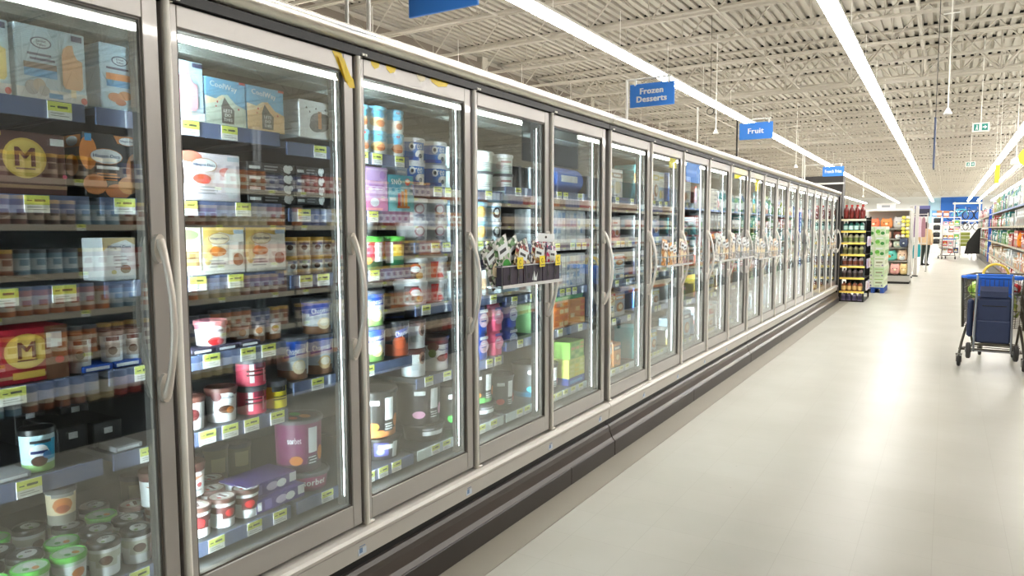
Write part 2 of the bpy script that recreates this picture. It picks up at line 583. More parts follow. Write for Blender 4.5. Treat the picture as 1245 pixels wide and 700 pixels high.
# open-web joists, one mesh shared by all
def joist_mesh(name, top, bot, w, web_r, bay):
    mb = MB()
    L0, L1 = WX0 + 0.02, WX1
    for s in (-1, 1):
        mb.box(L0, s*w*1.3-0.028, top-0.05, L1, s*w*1.3+0.028, top-0.003, STEEL)
        mb.box(L0+0.75, s*w-0.018, bot, L1, s*w+0.018, bot+0.045, STEEL)
    # black plugs added to paint the dark shade in the flutes over the joist
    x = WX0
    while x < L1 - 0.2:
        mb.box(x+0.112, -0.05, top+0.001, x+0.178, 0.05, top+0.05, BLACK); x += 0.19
    x = L0 + 0.75
    mb.tube([(L0+0.05, 0, top-0.04), (x, 0, bot+0.02)], web_r, STEEL, 4, False)
    up = False
    while x + bay/2 < L1:
        a = (x, 0, top-0.03 if up else bot+0.02); b = (x+bay/2, 0, bot+0.02 if up else top-0.03)
        mb.tube([a, b], web_r, STEEL, 4, False)
        if not up: mb.tube([(x+bay/2*0.02, 0, bot+0.02), (x+0.005, 0, top-0.03)], web_r*0.7, STEEL, 4, False)
        x += bay/2; up = not up
    return mb.mesh(name)
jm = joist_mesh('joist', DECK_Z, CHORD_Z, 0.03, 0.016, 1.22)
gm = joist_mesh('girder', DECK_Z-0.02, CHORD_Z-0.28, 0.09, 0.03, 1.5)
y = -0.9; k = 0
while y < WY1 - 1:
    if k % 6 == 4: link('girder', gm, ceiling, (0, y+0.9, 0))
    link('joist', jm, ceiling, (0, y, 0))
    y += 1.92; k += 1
# ledger along the left wall, pipes and conduits
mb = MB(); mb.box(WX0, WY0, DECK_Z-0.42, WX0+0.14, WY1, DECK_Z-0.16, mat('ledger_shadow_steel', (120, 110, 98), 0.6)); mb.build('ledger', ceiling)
for x, z, r, y0 in ((-0.62, 5.62, 0.035, 2), (-6.6, 5.10, 0.02, 0), (3.6, 5.05, 0.045, 0), (-3.4, 5.12, 0.014, 0), (4.1, 5.3, 0.03, 0)):
    mb = MB(); mb.tube([(x, y0, z), (x, WY1-0.3, z)], r, STEEL, 6); mb.build('roof_pipe', ceiling)
for y in (6.3, 10.2, 15.4, 21.3, 27.0):
    mb = MB(); mb.tube([(WX0+0.2, y, 5.02), (WX1-0.3, y, 5.02)], 0.013, STEEL, 5); mb.build('cross_conduit', ceiling)
for y0, x in ((8.5, -6.1), (14.0, -3.0), (20, 5.5), (11.5, 2.6)):
    mb = MB(); mb.tube([(x, y0, 5.1), (x-1.5, y0+2.6, 5.75)], 0.014, STEEL, 5)
    mb.tube([(x+0.9, y0, 5.1), (x-0.6, y0+2.6, 5.75)], 0.014, STEEL, 5); mb.build('joist_bridging', ceiling)

# ---------------------------------------------------------------- rows of linear ceiling lights
LL = 2.44
fm = MB()
fm.prism([(-0.06, 0.10), (0.06, 0.10), (0.09, 0.032), (-0.09, 0.032)], 'y', 0.0, LL-0.01, WHITE)
fm.tube([(0, 0.3, 0.09), (0, 0.3, CHORD_Z-LAMP_Z+0.02)], 0.006, WHITE, 5)
light0 = fm.build('linear_ceiling_light')
lm = MB()
lm.prism([(-0.10, 0.03), (-0.115, 0.0), (-0.085, -0.03), (0.085, -0.03), (0.115, 0.0), (0.10, 0.03)], 'y', 0.02, LL-0.03, TUBE)
lm.build('lamp_tube', light0)
first = True
for rx, rname, ys in ((-1.46, 'row above the freezer aisle', 3.0), (-4.9, 'row behind the freezer signs', 4.0), (1.87, 'row above the stocked shelves', 3.0), (2.8, 'second row above the stocked shelves', 30.0), (-8.3, 'row nearest the side wall', 4.0), (4.05, 'row past the stocked shelves', 3.0), (6.5, 'next row beyond the stocked shelves', -4.0), (16.0, 'first row of the neighbouring department', -4.0), (20.0, 'second row of the neighbouring department', -4.0)):
    y = ys
    while y < WY1 - 4:
        lab = 'white linear ceiling light in the %s' % rname
        if first:
            light0.location = (rx, y, LAMP_Z); tag(light0, lab, 'light', 'lights of the ' + rname); light0['order'] = 'down the row'; first = False
        else:
            c = copy_tree(light0, (rx, y, LAMP_Z), None, lab, 'light', 'lights of the ' + rname); c['order'] = 'down the row'
        y += LL

# ---------------------------------------------------------------- pendants, exit signs, banners
def pendant(x, y, z0, z1, label):
    mb = MB(); mb.tube([(0, 0, 0.10), (0, 0, DECK_Z+0.001-z0)], 0.012, WHITE, 6)
    mb.tube([(-0.12, 0, z1-z0), (0.12, 0, z1-z0)], 0.01, WHITE, 5)
    o = mb.build('pendant_sensor', None, (x, y, z0))
    mb = MB(); mb.lathe([(0.0, 0.0), (0.06, 0.0), (0.065, 0.02), (0.02, 0.11), (0.0, 0.12)], WHITE, 12, joined=True); mb.build('cone', o)
    tag(o, label, 'sensor')
pendant(-0.06, 14, 3.38, 5.02, 'white cone sensor on a rod beside the light row over the aisle')
pendant(-4.9+0.35, 16.35, 3.65, 5.05, 'white cone sensor on a rod above the blue fruit sign')
pendant(-4.9+0.35, 26.4, 3.62, 5.05, 'white cone sensor hanging behind the blue fruit sign')
pendant(-4.6, 50.3, 3.5, 5.05, 'small white cone sensor hanging far off over the end rack')

def exit_sign(x, y, z, s, label):
    w, h = 0.36*s, 0.22*s
    mb = MB(); mb.box(-w/2, 0, 0, w/2, 0.07, h, WHITE, 0.006); mb.tube([(0, 0.035, h), (0, 0.035, DECK_Z+0.001-z)], 0.01, WHITE, 5)
    o = mb.build('exit_sign', None, (x, y, z))
    G = mat('exit_teal', (40, 140, 128), 0.4); p = MB()
    lay(p, [R(-w*.40, h*.14, -w*.10, h*.86, G), R(0.02*s, h*.14, w*.40, h*.86, G),
            P([(w*.10, h*.44), (w*.22, h*.44), (w*.22, h*.28), (w*.36, h*.5), (w*.22, h*.72), (w*.22, h*.56), (w*.10, h*.56)], SIGNW),
            E(-w*.22, h*.72, w*.03, h*.07, SIGNW, 8), P([(-w*.30, h*.22), (-w*.26, h*.22), (-w*.2, h*.45), (-w*.17, h*.62), (-w*.25, h*.62)], SIGNW),
            P([(-w*.2, h*.22), (-w*.16, h*.22), (-w*.19, h*.46), (-w*.24, h*.44)], SIGNW)], lambda u, v, k: (u, -EPS*(k+1)*2, v))
    p.build('pictogram', o)
    tag(o, label, 'sign')
exit_sign(0.585, 20, 3.74, 0.95, 'white exit sign with teal running figure, nearer of the two')
exit_sign(0.73, 35, 4.02, 0.95, 'small white exit sign with teal pictogram, farther of the two')
mb = MB(); mb.box(-0.012, -0.25, 0, 0.012, 0.25, 0.82, mat('banner_navy', (52, 66, 96), 0.6, noise=0.1)); o = mb.build('hanging_banner', None, (-0.23, 14.0, 2.50))
mb = MB(); mb.tube([(0, 0, 0.82), (0, 0, DECK_Z+0.001-2.5)], 0.006, DARKM, 5); mb.build('wire', o)
tag(o, 'narrow dark banner seen edge on, hanging over the aisle', 'banner')

# ---------------------------------------------------------------- aisle signs on poles above the freezers
def aisle_sign(y, pole_x, zb, x0, x1, z0, z1, text, th, label, pole_m=WHITE, arm=True):
    o = empty('aisle_sign', (pole_x, y, zb))
    mb = MB(); mb.tube([(0, 0, 0), (0, 0, z1+0.04-zb)], 0.009, pole_m, 6)
    mb.box(-0.05, -0.03, 0, 0.05, 0.03, 0.006, pole_m)
    mb.tube([(0, 0, z1+0.035-zb), (x1-0.02-pole_x, 0, z1+0.035-zb)], 0.007, WHITE, 6); mb.build('bracket', o)
    mb = MB(); mb.box(x0-pole_x, -0.006, z0-zb, x1-pole_x, 0.006, z1-zb, BLUE, 0.002); bo = mb.build('board', o)
    mb = MB()
    for xx in (x0+0.04, x1-0.04):
        mb.box(xx-pole_x-0.006, -0.009, z1-zb-0.01, xx-pole_x+0.006, 0.009, z1-zb+0.04, WHITE)
    mb.build('clip', o)
    if text:
        p = MB(); cx = (x0+x1)/2-pole_x; cz = (z0+z1)/2-zb
        lay(p, [T(text, cx+a*th*.018, cz+b*th*.014, th, SIGNW, (x1-x0)*0.78) for a, b in ((-1, -1), (1, -1), (-1, 1), (1, 1))], lambda u, v, k: (u, -0.0085-0.0002*k, v)); p.build('lettering', bo)
    tag(o, label, 'sign')
CT = 2.256
aisle_sign(2.2, -2.01, CT, -1.80, -1.48, 2.315, 2.56, '', 0.1, 'blue hanging aisle sign above the second freezer door, cut off by the top edge')
aisle_sign(4.85, -1.99, CT, -1.965, -1.64, 2.365, 2.525, 'Frozen\nDesserts', 0.095, 'blue aisle sign with two lines of white lettering over the fifth freezer door')
aisle_sign(7.9, -1.97, CT, -1.945, -1.60, 2.455, 2.63, 'Fruit', 0.055, 'blue aisle sign with one short white word on a black pole', mat('pole_black', (24, 24, 26), 0.5))
aisle_sign(12.1, -1.95, CT, -1.69, -1.385, 2.315, 2.465, 'French Fries', 0.05, 'small blue aisle sign before the dark bulkhead')
for y, x in ((2.13, -2.06), (6.9, -2.1), (12.0, -1.97), (12.35, -2.0)):
    mb = MB(); mb.tube([(0, 0, 0), (0, 0, 0.42 if y > 3 else 0.6)], 0.008, WHITE, 6); mb.box(-0.04, -0.03, 0, 0.04, 0.03, 0.005, WHITE)
    o = mb.build('sign_pole', None, (x, y, CT)); tag(o, 'bare white sign pole standing on the freezer top', 'pole')
# coil of cable by the fruit sign
mb = MB()
for i in range(3):
    mb.tube([(0.07*math.cos(a*math.pi/8)*(1+0.05*i), 0.012*i, 0.07*math.sin(a*math.pi/8)) for a in range(17)], 0.008, DARKM, 6, False)
mb.tube([(0, 0, 0.07), (0, 0, DECK_Z+0.001-3.95)], 0.005, DARKM, 5)
o = mb.build('cable_coil', None, (-4.3, 15.0, 3.95)); tag(o, 'small dark coil of cable hanging above the blue fruit sign', 'cable')
# dark bulkhead behind the end of the freezer run
mb = MB(); mb.box(-6.2, 16.5, 0.0, -1.9, 16.9, 2.62, DARKM); o = mb.build('bulkhead')
mb = MB(); mb.box(-6.2, 16.46, 2.44, -1.88, 16.5, 2.475, WHITE); mb.build('white_strip', o)
tag(o, 'charcoal bulkhead with a white strip rising behind the end of the freezers', 'panel')
# ================================================================ FREEZER RUN: four five-door cases
CASE_L = 3.86; S0 = 0.445; PITCH = 0.764; MARG = 0.02
XD = -1.90           # outer face of the doors
XS = -2.0            # shelf fronts
BAY_A = [1.84, 1.595, 1.36, 1.11, 0.865]
BAY_B = [1.815, 1.58, 1.34, 0.95]
BAY_C = [1.70, 1.445, 1.165, 0.835]
BAY_D = [1.73, 1.42, 1.14, 0.895]
BOT = 0.505
BAYS = {0: [(0.0, 0.625, BAY_A), (0.625, 1.285, BAY_A), (1.285, 1.985, BAY_B), (1.985, 2.745, BAY_C), (2.745, 3.80, BAY_D)],
        1: [(0.0, 0.76, [1.73, 1.42, 1.14, 0.87]), (0.76, 1.52, [1.73, 1.44, 1.16, 0.88]), (1.52, 2.29, [1.74, 1.40, 1.13, 0.86]), (2.29, 3.05, [1.72, 1.45, 1.18, 0.86]), (3.05, 3.82, [1.72, 1.42, 1.15, 0.88])],
        2: [(0.0, 0.76, [1.70, 1.42, 1.14, 0.88]), (0.76, 1.52, [1.70, 1.44, 1.16, 0.88]), (1.52, 2.29, [1.70, 1.40, 1.13, 0.87]), (2.29, 3.05, [1.70, 1.42, 1.16, 0.86]), (3.05, 3.82, [1.70, 1.42, 1.15, 0.88])],
        3: [(0.0, 0.76, [1.70, 1.42, 1.14, 0.88]), (0.76, 1.52, [1.70, 1.42, 1.14, 0.88]), (1.52, 2.29, [1.70, 1.42, 1.14, 0.88]), (2.29, 3.05, [1.70, 1.42, 1.14, 0.88]), (3.05, 3.82, [1.70, 1.42, 1.14, 0.88])]}
RAIL_GLARE = mat('price_rail_glare', (220, 236, 236), 0.2, noise=0.04, coat=0.8)  # glare on the bottom rails, painted as a paler rail colour
TAGY = mat('tag_yellow_green', (226, 236, 110), 0.4); TAGW = mat('tag_white', (236, 240, 238), 0.4); TAGK = mat('tag_ink', (70, 76, 50), 0.5)
tg = MB()
tg.box(-0.002, -0.030, 0.0, 0.0, 0.030, 0.044, TAGW)
lay(tg, [R(-0.030, 0.020, 0.030, 0.044, TAGY), R(-0.006, 0.028, 0.020, 0.034, TAGK), R(-0.024, 0.029, -0.012, 0.032, TAGK), R(-0.024, 0.007, 0.022, 0.009, K(150, 154, 150)), R(-0.024, 0.013, 0.010, 0.015, K(150, 154, 150))], lambda u, v, k: (0.0004*(k+1), u, v))
TAG_ME = tg.mesh('price_tag')

def door_meshes():
    W = PITCH - 0.012; Z0, Z1 = 0.365, 2.145; sw = 0.046; rt = 0.062; rb = 0.085
    fr = MB()
    for y0, y1, z0, z1 in ((0, sw, Z0, Z1), (W-sw, W, Z0, Z1), (sw, W-sw, Z1-rt, Z1), (sw, W-sw, Z0, Z0+rb)):
        fr.box(XD-0.036, y0, z0, XD, y1, z1, TAUPE, 0.002)
    # black gasket line inside the frame
    gk = MB()
    for y0, y1, z0, z1 in ((sw, sw+0.006, Z0+rb, Z1-rt), (W-sw-0.006, W-sw, Z0+rb, Z1-rt), (sw+0.006, W-sw-0.006, Z1-rt-0.006, Z1-rt), (sw+0.006, W-sw-0.006, Z0+rb, Z0+rb+0.006)):
        gk.box(XD-0.03, y0, z0, XD-0.006, y1, z1, mat('gasket_grey', (96, 90, 84), 0.5))
    gl = MB(); gl.box(XD-0.02, sw+0.0005, Z0+rb+0.0005, XD-0.012, W-sw-0.0005, Z1-rt-0.0005, GLASS)
    tr = MB(); tr.tube([(XD+0.004, 0.012, Z0-0.005), (XD+0.004, 0.012, Z1+0.004)], 0.0105, TRIM, 10)
    tr.box(XD-0.01, 0.003, Z1, XD+0.012, 0.03, Z1+0.002, TRIM, 0.0005); tr.box(XD-0.01, 0.003, Z0-0.012, XD+0.012, 0.05, Z0-0.001, TRIM, 0.003)
    # bow handle with flattened spoon ends
    h = MB()
    pts = []; N = 18
    for i in range(N+1):
        t = i / N; z = 1.03 + 0.445*t
        s = math.sin(math.pi*t)
        pts.append((XD + 0.012 + 0.058*s**0.8, W-0.03-0.004*s, z))
    rad = [0.0095 + 0.004*max(0, 1-min(t, 1-t)*7) for t in [i/N for i in range(N+1)]]
    h.tube(pts, 0.01, mat('handle_satin', (222, 214, 204), 0.32, 0.15, noise=0.02), 10, True, rad)
    for z in (1.055, 1.452):
        vs = []
        for i in range(14):
            a = 2*math.pi*i/14
            vs.append((0.015*math.cos(a)*0 + XD+0.016, W-0.03+0.019*math.cos(a), z+0.042*math.sin(a)))
        vb = [(XD, y, zz) for x, y, zz in vs]
        h.add(vs + vb, [tuple(range(14))] + [(i, (i+1) % 14, 14+(i+1) % 14, 14+i) for i in range(14)], MATS['handle_satin'])
    return fr.mesh('door'), gk.mesh('gasket'), gl.mesh('glass_pane'), tr.mesh('edge_trim'), h.mesh('handle')
DM = door_meshes()
STICK = mat('sticker_white', (214, 224, 236), 0.4); STICKB = mat('sticker_blue', (120, 150, 190), 0.5)

CASES = []
DOOR_AJAR = [0.0, 0.010, 0.016, 0.006, 0.0]
for ci in range(4):
    y0 = S0 + ci*(CASE_L + 0.005)
    body = MB()
    L = CASE_L
    # liner: back, top, bottom, ends
    body.box(-2.90, 0, 0.38, -2.84, L, 2.16, INNER)
    body.box(-2.84, 0, 2.10, -1.95, L, 2.16, INNER)
    body.box(-2.84, 0, 0.38, -1.95, L, 0.43, INNER)
    for a in (0, L-0.02): body.box(-2.84, a, 0.43, -1.95, a+0.02, 2.10, INNER)
    body.box(-2.95, 0, 0.02, -2.90, L, 2.2, DARKM)
    body.box(-1.948, 0, 2.10, -1.937, L, 2.165, BLACK); body.box(-1.948, 0, 0.33, -1.937, L, 0.43, BLACK)
    case = body.build('freezer_case', None, (0, y0, 0))
    CASES.append(case)
    mb = MB()
    mb.prism([(-1.945, 2.178)] + [(-1.888 + 0.036*math.cos(a*math.pi/18), 2.2145 + 0.0335*math.sin(a*math.pi/18)) for a in range(-9, 10)] + [(-2.0, 2.248), (-2.95, 2.245), (-2.95, 2.166)], 'y', 0.001, L-0.001, CANOPY, smooth=True)
    cn = mb.build('canopy', case)
    mb = MB(); mb.box(-1.944, 0.001, 2.1472, -1.884, L-0.001, 2.1775, BLACK); mb.build('canopy_underside', cn)
    mb = MB(); mb.box(-1.99, 0.001, 2.2455, -1.95, L-0.001, 2.256, WHITE, 0.003); mb.box(-2.03, 0.001, 2.2455, -2.0, L-0.001, 2.275, STEEL); mb.build('top_lip', cn)
    mb = MB()
    mb.prism([(-1.945, 0.352), (-1.885, 0.352), (-1.868, 0.346), (-1.860, 0.334), (-1.862, 0.322), (-1.872, 0.312), (-1.878, 0.245), (-1.945, 0.245)], 'y', 0.001, L-0.001, SILL)
    sl = mb.build('sill', case)
    if ci < 2:
        for a in ([1.49, 2.21, 3.02, 3.70, 0.66] if ci == 0 else [0.62, 1.40, 2.18, 2.95]):
            mb = MB(); mb.box(-1.8765, a, 0.258, -1.8745, a+0.045, 0.302, STICK)
            lay(mb, [R(a+0.006, 0.266, a+0.024, 0.286, STICKB), R(a+0.006, 0.29, a+0.038, 0.294, STICKB)], lambda u, v, k: (-1.8745+0.0005*(k+1), u, v))
            mb.build('inspection_sticker', sl)
    mb = MB()
    mb.box(-1.945, 0.001, 0.205, -1.90, L-0.001, 0.245, BLACK)
    mb.prism([(-1.945, 0.205), (-1.883, 0.205), (-1.872, 0.19), (-1.868, 0.165), (-1.852, 0.125), (-1.836, 0.105), (-1.945, 0.105)], 'y', 0.003, L-0.003, KICK)
    kp = mb.build('kick_plate', case)
    mb = MB()
    seam = [0.001, 3.22, L-0.001] if ci == 0 else [0.001, L*0.45, L-0.001]
    for a, b in zip(seam, seam[1:]):
        mb.box(-1.945, a+0.001, 0.001, -1.83, b-0.001, 0.104, PLINTH, 0.003)
    mb.build('plinth', case)
    # mullions, light strips and added fill lenses behind every door joint
    for k in range(6):
        ym = MARG + k*PITCH
        if k == 0: ym += 0.03
        if k == 5: ym -= 0.03
        mb = MB(); mb.box(-2.005, ym-0.03, 0.43, -1.95, ym+0.03, 2.10, mat('mullion_dark', (66, 64, 62), 0.4, 0.3))
        mu = mb.build('mullion', case)
        mb = MB()
        # slim lens in view; wide bright lens added, hidden, to light the stock
        mb.box(-1.968, ym-0.032, 0.47, -1.9655, ym-0.0302, 2.06, LEDS)
        mb.box(-1.992, ym+0.0302, 0.47, -1.956, ym+0.033, 2.06, LED_FILL)
        mb.build('led_strip_and_fill', mu)
    mb = MB(); mb.box(-2.15, 0.022, 2.046, -2.022, L-0.022, 2.0985, mat('air_duct_grey', (150, 160, 158), 0.5)); mb.build('air_duct', case)
    # doors
    for k in range(5):
        ya = MARG + k*PITCH + 0.006
        d = link('door', DM[0], case, (0, ya, 0))
        mb = MB(); mb.box(XD+0.0165, 0.02, 2.150, XD+0.022, 0.032, 2.158, TRIM); mb.box(XD+0.0165, 0.036, 2.150, XD+0.022, 0.046, 2.158, TRIM); link('hinge_pin', mb.mesh('hinge_pin'), d)
        gp = None
        for nm, me in zip(('gasket', 'glass_pane', 'edge_trim', 'handle'), DM[1:]):
            link(nm, me, d)
    # shelves
    rnd = random.Random(40 + ci)
    for a, b, zs in BAYS[ci]:
        a += 0.022; b = min(b, L-0.022)
        for z in list(zs) + [BOT]:
            mb = MB()
            mb.box(-2.80, a+0.004, z-0.02, XS-0.006, b-0.004, z, SHELFM)
            for yy in (a+0.01, b-0.016):
                mb.prism([(-2.80, z-0.02), (-2.30, z-0.02), (-2.80, z-0.07)], 'y', yy, yy+0.004, SHELFM)
            sh = mb.build('shelf', case)
            mb = MB(); mb.prism([(XS-0.006, z-0.046), (XS, z-0.046), (XS, z+0.001), (XS-0.006, z+0.001)], 'y', a+0.004, b-0.004, RAIL_GLARE if (z == BOT and (ci > 0 or a > 1.9)) else RAIL)
            mb.build('price_rail', sh)
            if ci < 3:
                y = a + rnd.uniform(0.05, 0.18)
                while y < b - 0.05:
                    link('price_tag', TAG_ME, sh, (XS+0.0022, y, z-0.045))
                    y += rnd.choice((0.085, 0.14, 0.2, 0.28)) if z != 0.865 and z != BOT else rnd.choice((0.085, 0.11, 0.15))
CASE_LABELS = ['silver framed glass door freezer with frozen dessert tubs, first and nearest of four cases',
               'glass door freezer case under the blue fruit sign, second of four cases',
               'glass door freezer case with teal and white packs, third of four cases',
               'glass door freezer case ending beside the bottle rack, last of four cases']
for c, l in zip(CASES, CASE_LABELS): tag(c, l, 'freezer')
# end panel of the run
ye = S0 + 4*(CASE_L+0.005)
mb = MB(); mb.box(-2.95, ye, 0.0, -1.87, ye+0.07, 2.25, BLACK, 0.004); mb.box(-1.868, ye+0.071, 0, -2.95, ye+0.13, 2.25, mat('end_panel_grey', (150, 142, 136), 0.4, 0.3))
o = mb.build('end_panel', CASES[3], (0, -CASES[3].location.y, 0))
# tape remains on door frames
TAPE = mat('yellow_tape', (240, 208, 24), 0.4, noise=0.08)
mb = MB()
mb.add([(0, 0, 0), (0, 0.045, 0), (0, 0.075, -0.06), (0, 0.105, -0.085), (0, 0.112, -0.115), (0, 0.085, -0.118), (0, 0.055, -0.09), (0, 0.03, -0.05)], [(0, 1, 2, 7), (2, 3, 6, 7), (3, 4, 5, 6)], TAPE)
mb.add([(0.006, 0.02, -0.01), (0.008, 0.05, -0.02), (0.01, 0.09, -0.095), (0.006, 0.06, -0.1)], [(0, 1, 2, 3)], TAPE)
o = mb.build('tape_strip', None, (XD+0.0015, 1.885, 2.143)); tag(o, 'torn bright yellow tape strip at the top corner of the second freezer door', 'tape')
for i, (y, w) in enumerate(((2.085, 0.05), (2.17, 0.06), (2.36, 0.06), (2.45, 0.13))):
    mb = MB(); mb.add([(0, 0, 0), (0, w, 0), (0, w*0.9, -0.016), (0, w*0.45, -0.026), (0, w*0.1, -0.014)], [(0, 1, 2, 3, 4)], TAPE if i != 2 else mat('tape_pale', (235, 225, 190), 0.5))
    o = mb.build('tape_scrap', None, (XD+0.0015, y, 2.1445)); tag(o, 'scrap of yellow tape along the top of the third freezer door', 'tape', 'tape scraps on the third freezer door')
# ================================================================ STOCK OF THE FIRST FIVE DOORS
WH = K(232, 238, 240); ICE = K(186, 220, 238); PALE = K(206, 230, 242); NAVY = K(38, 48, 104); SKY = K(72, 160, 220); DKB = K(22, 74, 170)
BLK = K(20, 19, 20); CHOC = K(74, 44, 30); CARA = K(190, 122, 60); CREAM = K(240, 226, 190); GOLD = K(214, 184, 84); PEACH = K(214, 164, 120)
RED = K(200, 40, 44); PINK = K(226, 96, 130); LILAC = K(190, 158, 206); TEAL = K(26, 150, 170); GREEN = K(66, 160, 66); YEL = K(238, 222, 60)
ORG = K(226, 138, 56); MAR = K(92, 40, 40); PUR = K(84, 66, 140); GREY = K(150, 152, 156); DGREY = K(60, 62, 66); BEIGE = K(208, 180, 140)
LIDB = mat('lid_black', (24, 24, 26), 0.35, noise=0.05); LIDW = mat('lid_white', (226, 232, 236), 0.4, noise=0.03); LIDBR = mat('lid_brown', (92, 58, 50), 0.4, noise=0.05)
LIDBL = mat('lid_light_blue', (112, 188, 224), 0.35, noise=0.04); LIDG = mat('lid_green', (92, 186, 70), 0.4, noise=0.05); LIDGR = mat('lid_grey', (84, 86, 92), 0.4, noise=0.05)
LIDGO = mat('lid_gold', (206, 166, 74), 0.35, 0.2, noise=0.05)

def bar_shape(cx, z0, w, h, m, stick=CREAM):
    """ice cream bar on a stick with a bite out of one corner"""
    pts = [(cx-w/2, z0+h*0.08), (cx-w*.36, z0), (cx+w*.36, z0), (cx+w/2, z0+h*.08), (cx+w/2, z0+h*.66), (cx+w*.26, z0+h*.7), (cx+w*.1, z0+h*.82), (cx+w*.04, z0+h), (cx-w*.2, z0+h*.98), (cx-w*.42, z0+h*.88), (cx-w/2, z0+h*.74)]
    return [R(cx-w*.13, z0-h*.18, cx+w*.13, z0, stick), P(pts, m)]
def logo_oval(cx, cz, w, txt='Great\nValue', m=NAVY):
    return [E(cx, cz, w/2, w*.29, m), E(cx, cz, w/2*.86, w*.29*.8, PALE), T(txt, cx, cz, w*.30, m, w*.66)]
def textlines(x0, x1, z, n, m, h=0.004, gap=0.009):
    return [R(x0 + (x1-x0)*0.08*(i % 2), z - i*gap, x1 - (x1-x0)*0.12*((i+1) % 2), z - i*gap + h, m) for i in range(n)]
def hd_oval(cx, cz, w, bg=WH):
    return [E(cx, cz, w/2, w*.24, CARA), E(cx, cz, w/2*.95, w*.22, bg), T('Häagen-Dazs', cx, cz, w*.13, NAVY, w*.8)]

Z1, Z2, Z3, Z4, Z5 = [z + 0.001 for z in BAY_A]
# -------- first door
def bar_box(y0, y1, h, barcol, band, lab):
    w = y1 - y0
    pr = [R(0, 0, w, h*.16, WH)] + logo_oval(w*.36, h*.78, w*.30) + textlines(w*.16, w*.54, h*.60, 2, NAVY, 0.006, 0.012) + \
         [R(w*.10, h*.42, w*.56, h*.50, band), R(w*.10, h*.31, w*.56, h*.42, SKY), E(w*.2, h*.16, w*.1, h*.1, GREY), E(w*.3, h*.2, w*.09, h*.09, K(170, 156, 138)), E(w*.36, h*.13, w*.08, h*.07, GREY),
          R(w*.78, h*.88, w*.94, h*.96, NAVY)] + bar_shape(w*.78, h*.2, w*.30, h*.62, barcol) + [R(w*.42, h*.04, w*.62, h*.11, SKY), E(w*.93, h*.06, w*.05, h*.05, RED, 8)]
    return carton('novelty_box', lab, y0, y1, Z1, h, 0.11, ICE, pr)
bar_box(0.745, 0.900, 0.185, K(226, 206, 120), K(226, 206, 120), 'pale blue ice cream bar box with yellow bar at the start of the top shelf')
bar_box(0.912, 1.085, 0.188, PEACH, K(120, 104, 92), 'pale blue ice cream bar box with bitten tan bar and grey nuts')
w, h = 0.098, 0.184
carton('novelty_box', 'narrow pale blue box with orange band and almonds at the end of the top shelf', 1.125, 1.223, Z1, h, 0.12, ICE,
       logo_oval(w*.56, h*.76, w*.48) + textlines(w*.16, w*.9, h*.62, 1, NAVY, 0.006) + [R(w*.14, h*.46, w*.98, h*.56, ORG), R(w*.14, h*.36, w*.98, h*.46, SKY), E(w*.36, h*.2, w*.2, h*.07, K(196, 120, 70)), E(w*.66, h*.24, w*.2, h*.07, K(210, 140, 84)), E(w*.52, h*.13, w*.16, h*.05, K(186, 104, 60))])
def gold_m(y0, y1, z, h, base, lab, extra=()):
    w = y1 - y0
    return carton('novelty_box', lab, y0, y1, z, h, 0.12, base,
        [R(0, h*.1, w, h*.16, K(170, 140, 110)), E(w*.48, h*.58, w*.27, h*.32, GOLD, 22), E(w*.48, h*.58, w*.24, h*.285, K(224, 200, 104), 22), T('M', w*.48, h*.6, h*.3, MAR, w*.3), R(w*.36, h*.40, w*.60, h*.425, MAR)] + list(extra))
w = 0.19
gold_m(0.83, 1.02, Z2, 0.16, K(84, 48, 46), 'dark brown ice cream bar box with a gold M medallion on the second shelf', [R(w*.8, .13, w*.98, .148, WH), bar_shape(w*.88, .03, .03, .08, CHOC)[1], E(w*.97, .05, .006, .006, PINK, 8), R(w*.02, .145, w*.2, .155, GOLD)])
gold_m(0.805, 1.0, Z4, 0.142, K(160, 24, 44), 'crimson and brown ice cream bar box with gold M medallion lower in the first door', [R(w*.72, .0, w*1.02, .142, K(110, 74, 52)), R(w*.74, .085, w*.94, .125, WH), E(w*.9, .05, .012, .01, RED, 8), R(w*.3, .012, w*.7, .03, GOLD)])
w, h = 0.15, 0.178
carton('ice_cream_carton', 'black and orange caramel ice cream carton with white oval badge on second shelf', 1.068, 1.22, Z2, h, 0.12, BLK,
       [E(w*.08, h*.68, w*.16, h*.26, ORG), E(w*.95, h*.42, w*.18, h*.3, CARA), E(w*.18, h*.2, w*.22, h*.16, K(206, 132, 76)), E(w*.6, h*.1, w*.24, h*.12, K(198, 116, 58)), E(w*.8, h*.2, w*.2, h*.14, K(220, 160, 100)),
        P([(w*.55, h*.98), (w*.62, h*.86), (w*.98, h*.84), (w*.98, h*.98)], ORG)] + hd_oval(w*.4, h*.64, w*.62) + hd_oval(w*.8, h*.90, w*.34) + [R(w*.2, h*.44, w*.62, h*.49, WH)] + textlines(w*.2, w*.62, h*.36, 3, ORG, 0.003, 0.008) + [R(0, h*.86, w*.12, h*.97, SKY)],
       side=[R(0.0, 0.0, 0.118, h*.96, BLK), R(0.02, h*.78, 0.11, h*.96, ORG), E(0.065, h*.87, 0.03, 0.014, WH), E(0.06, h*.5, 0.035, 0.03, ORG), R(0.005, 0.0, 0.02, h*.75, CARA)])
w, h = 0.095, 0.122
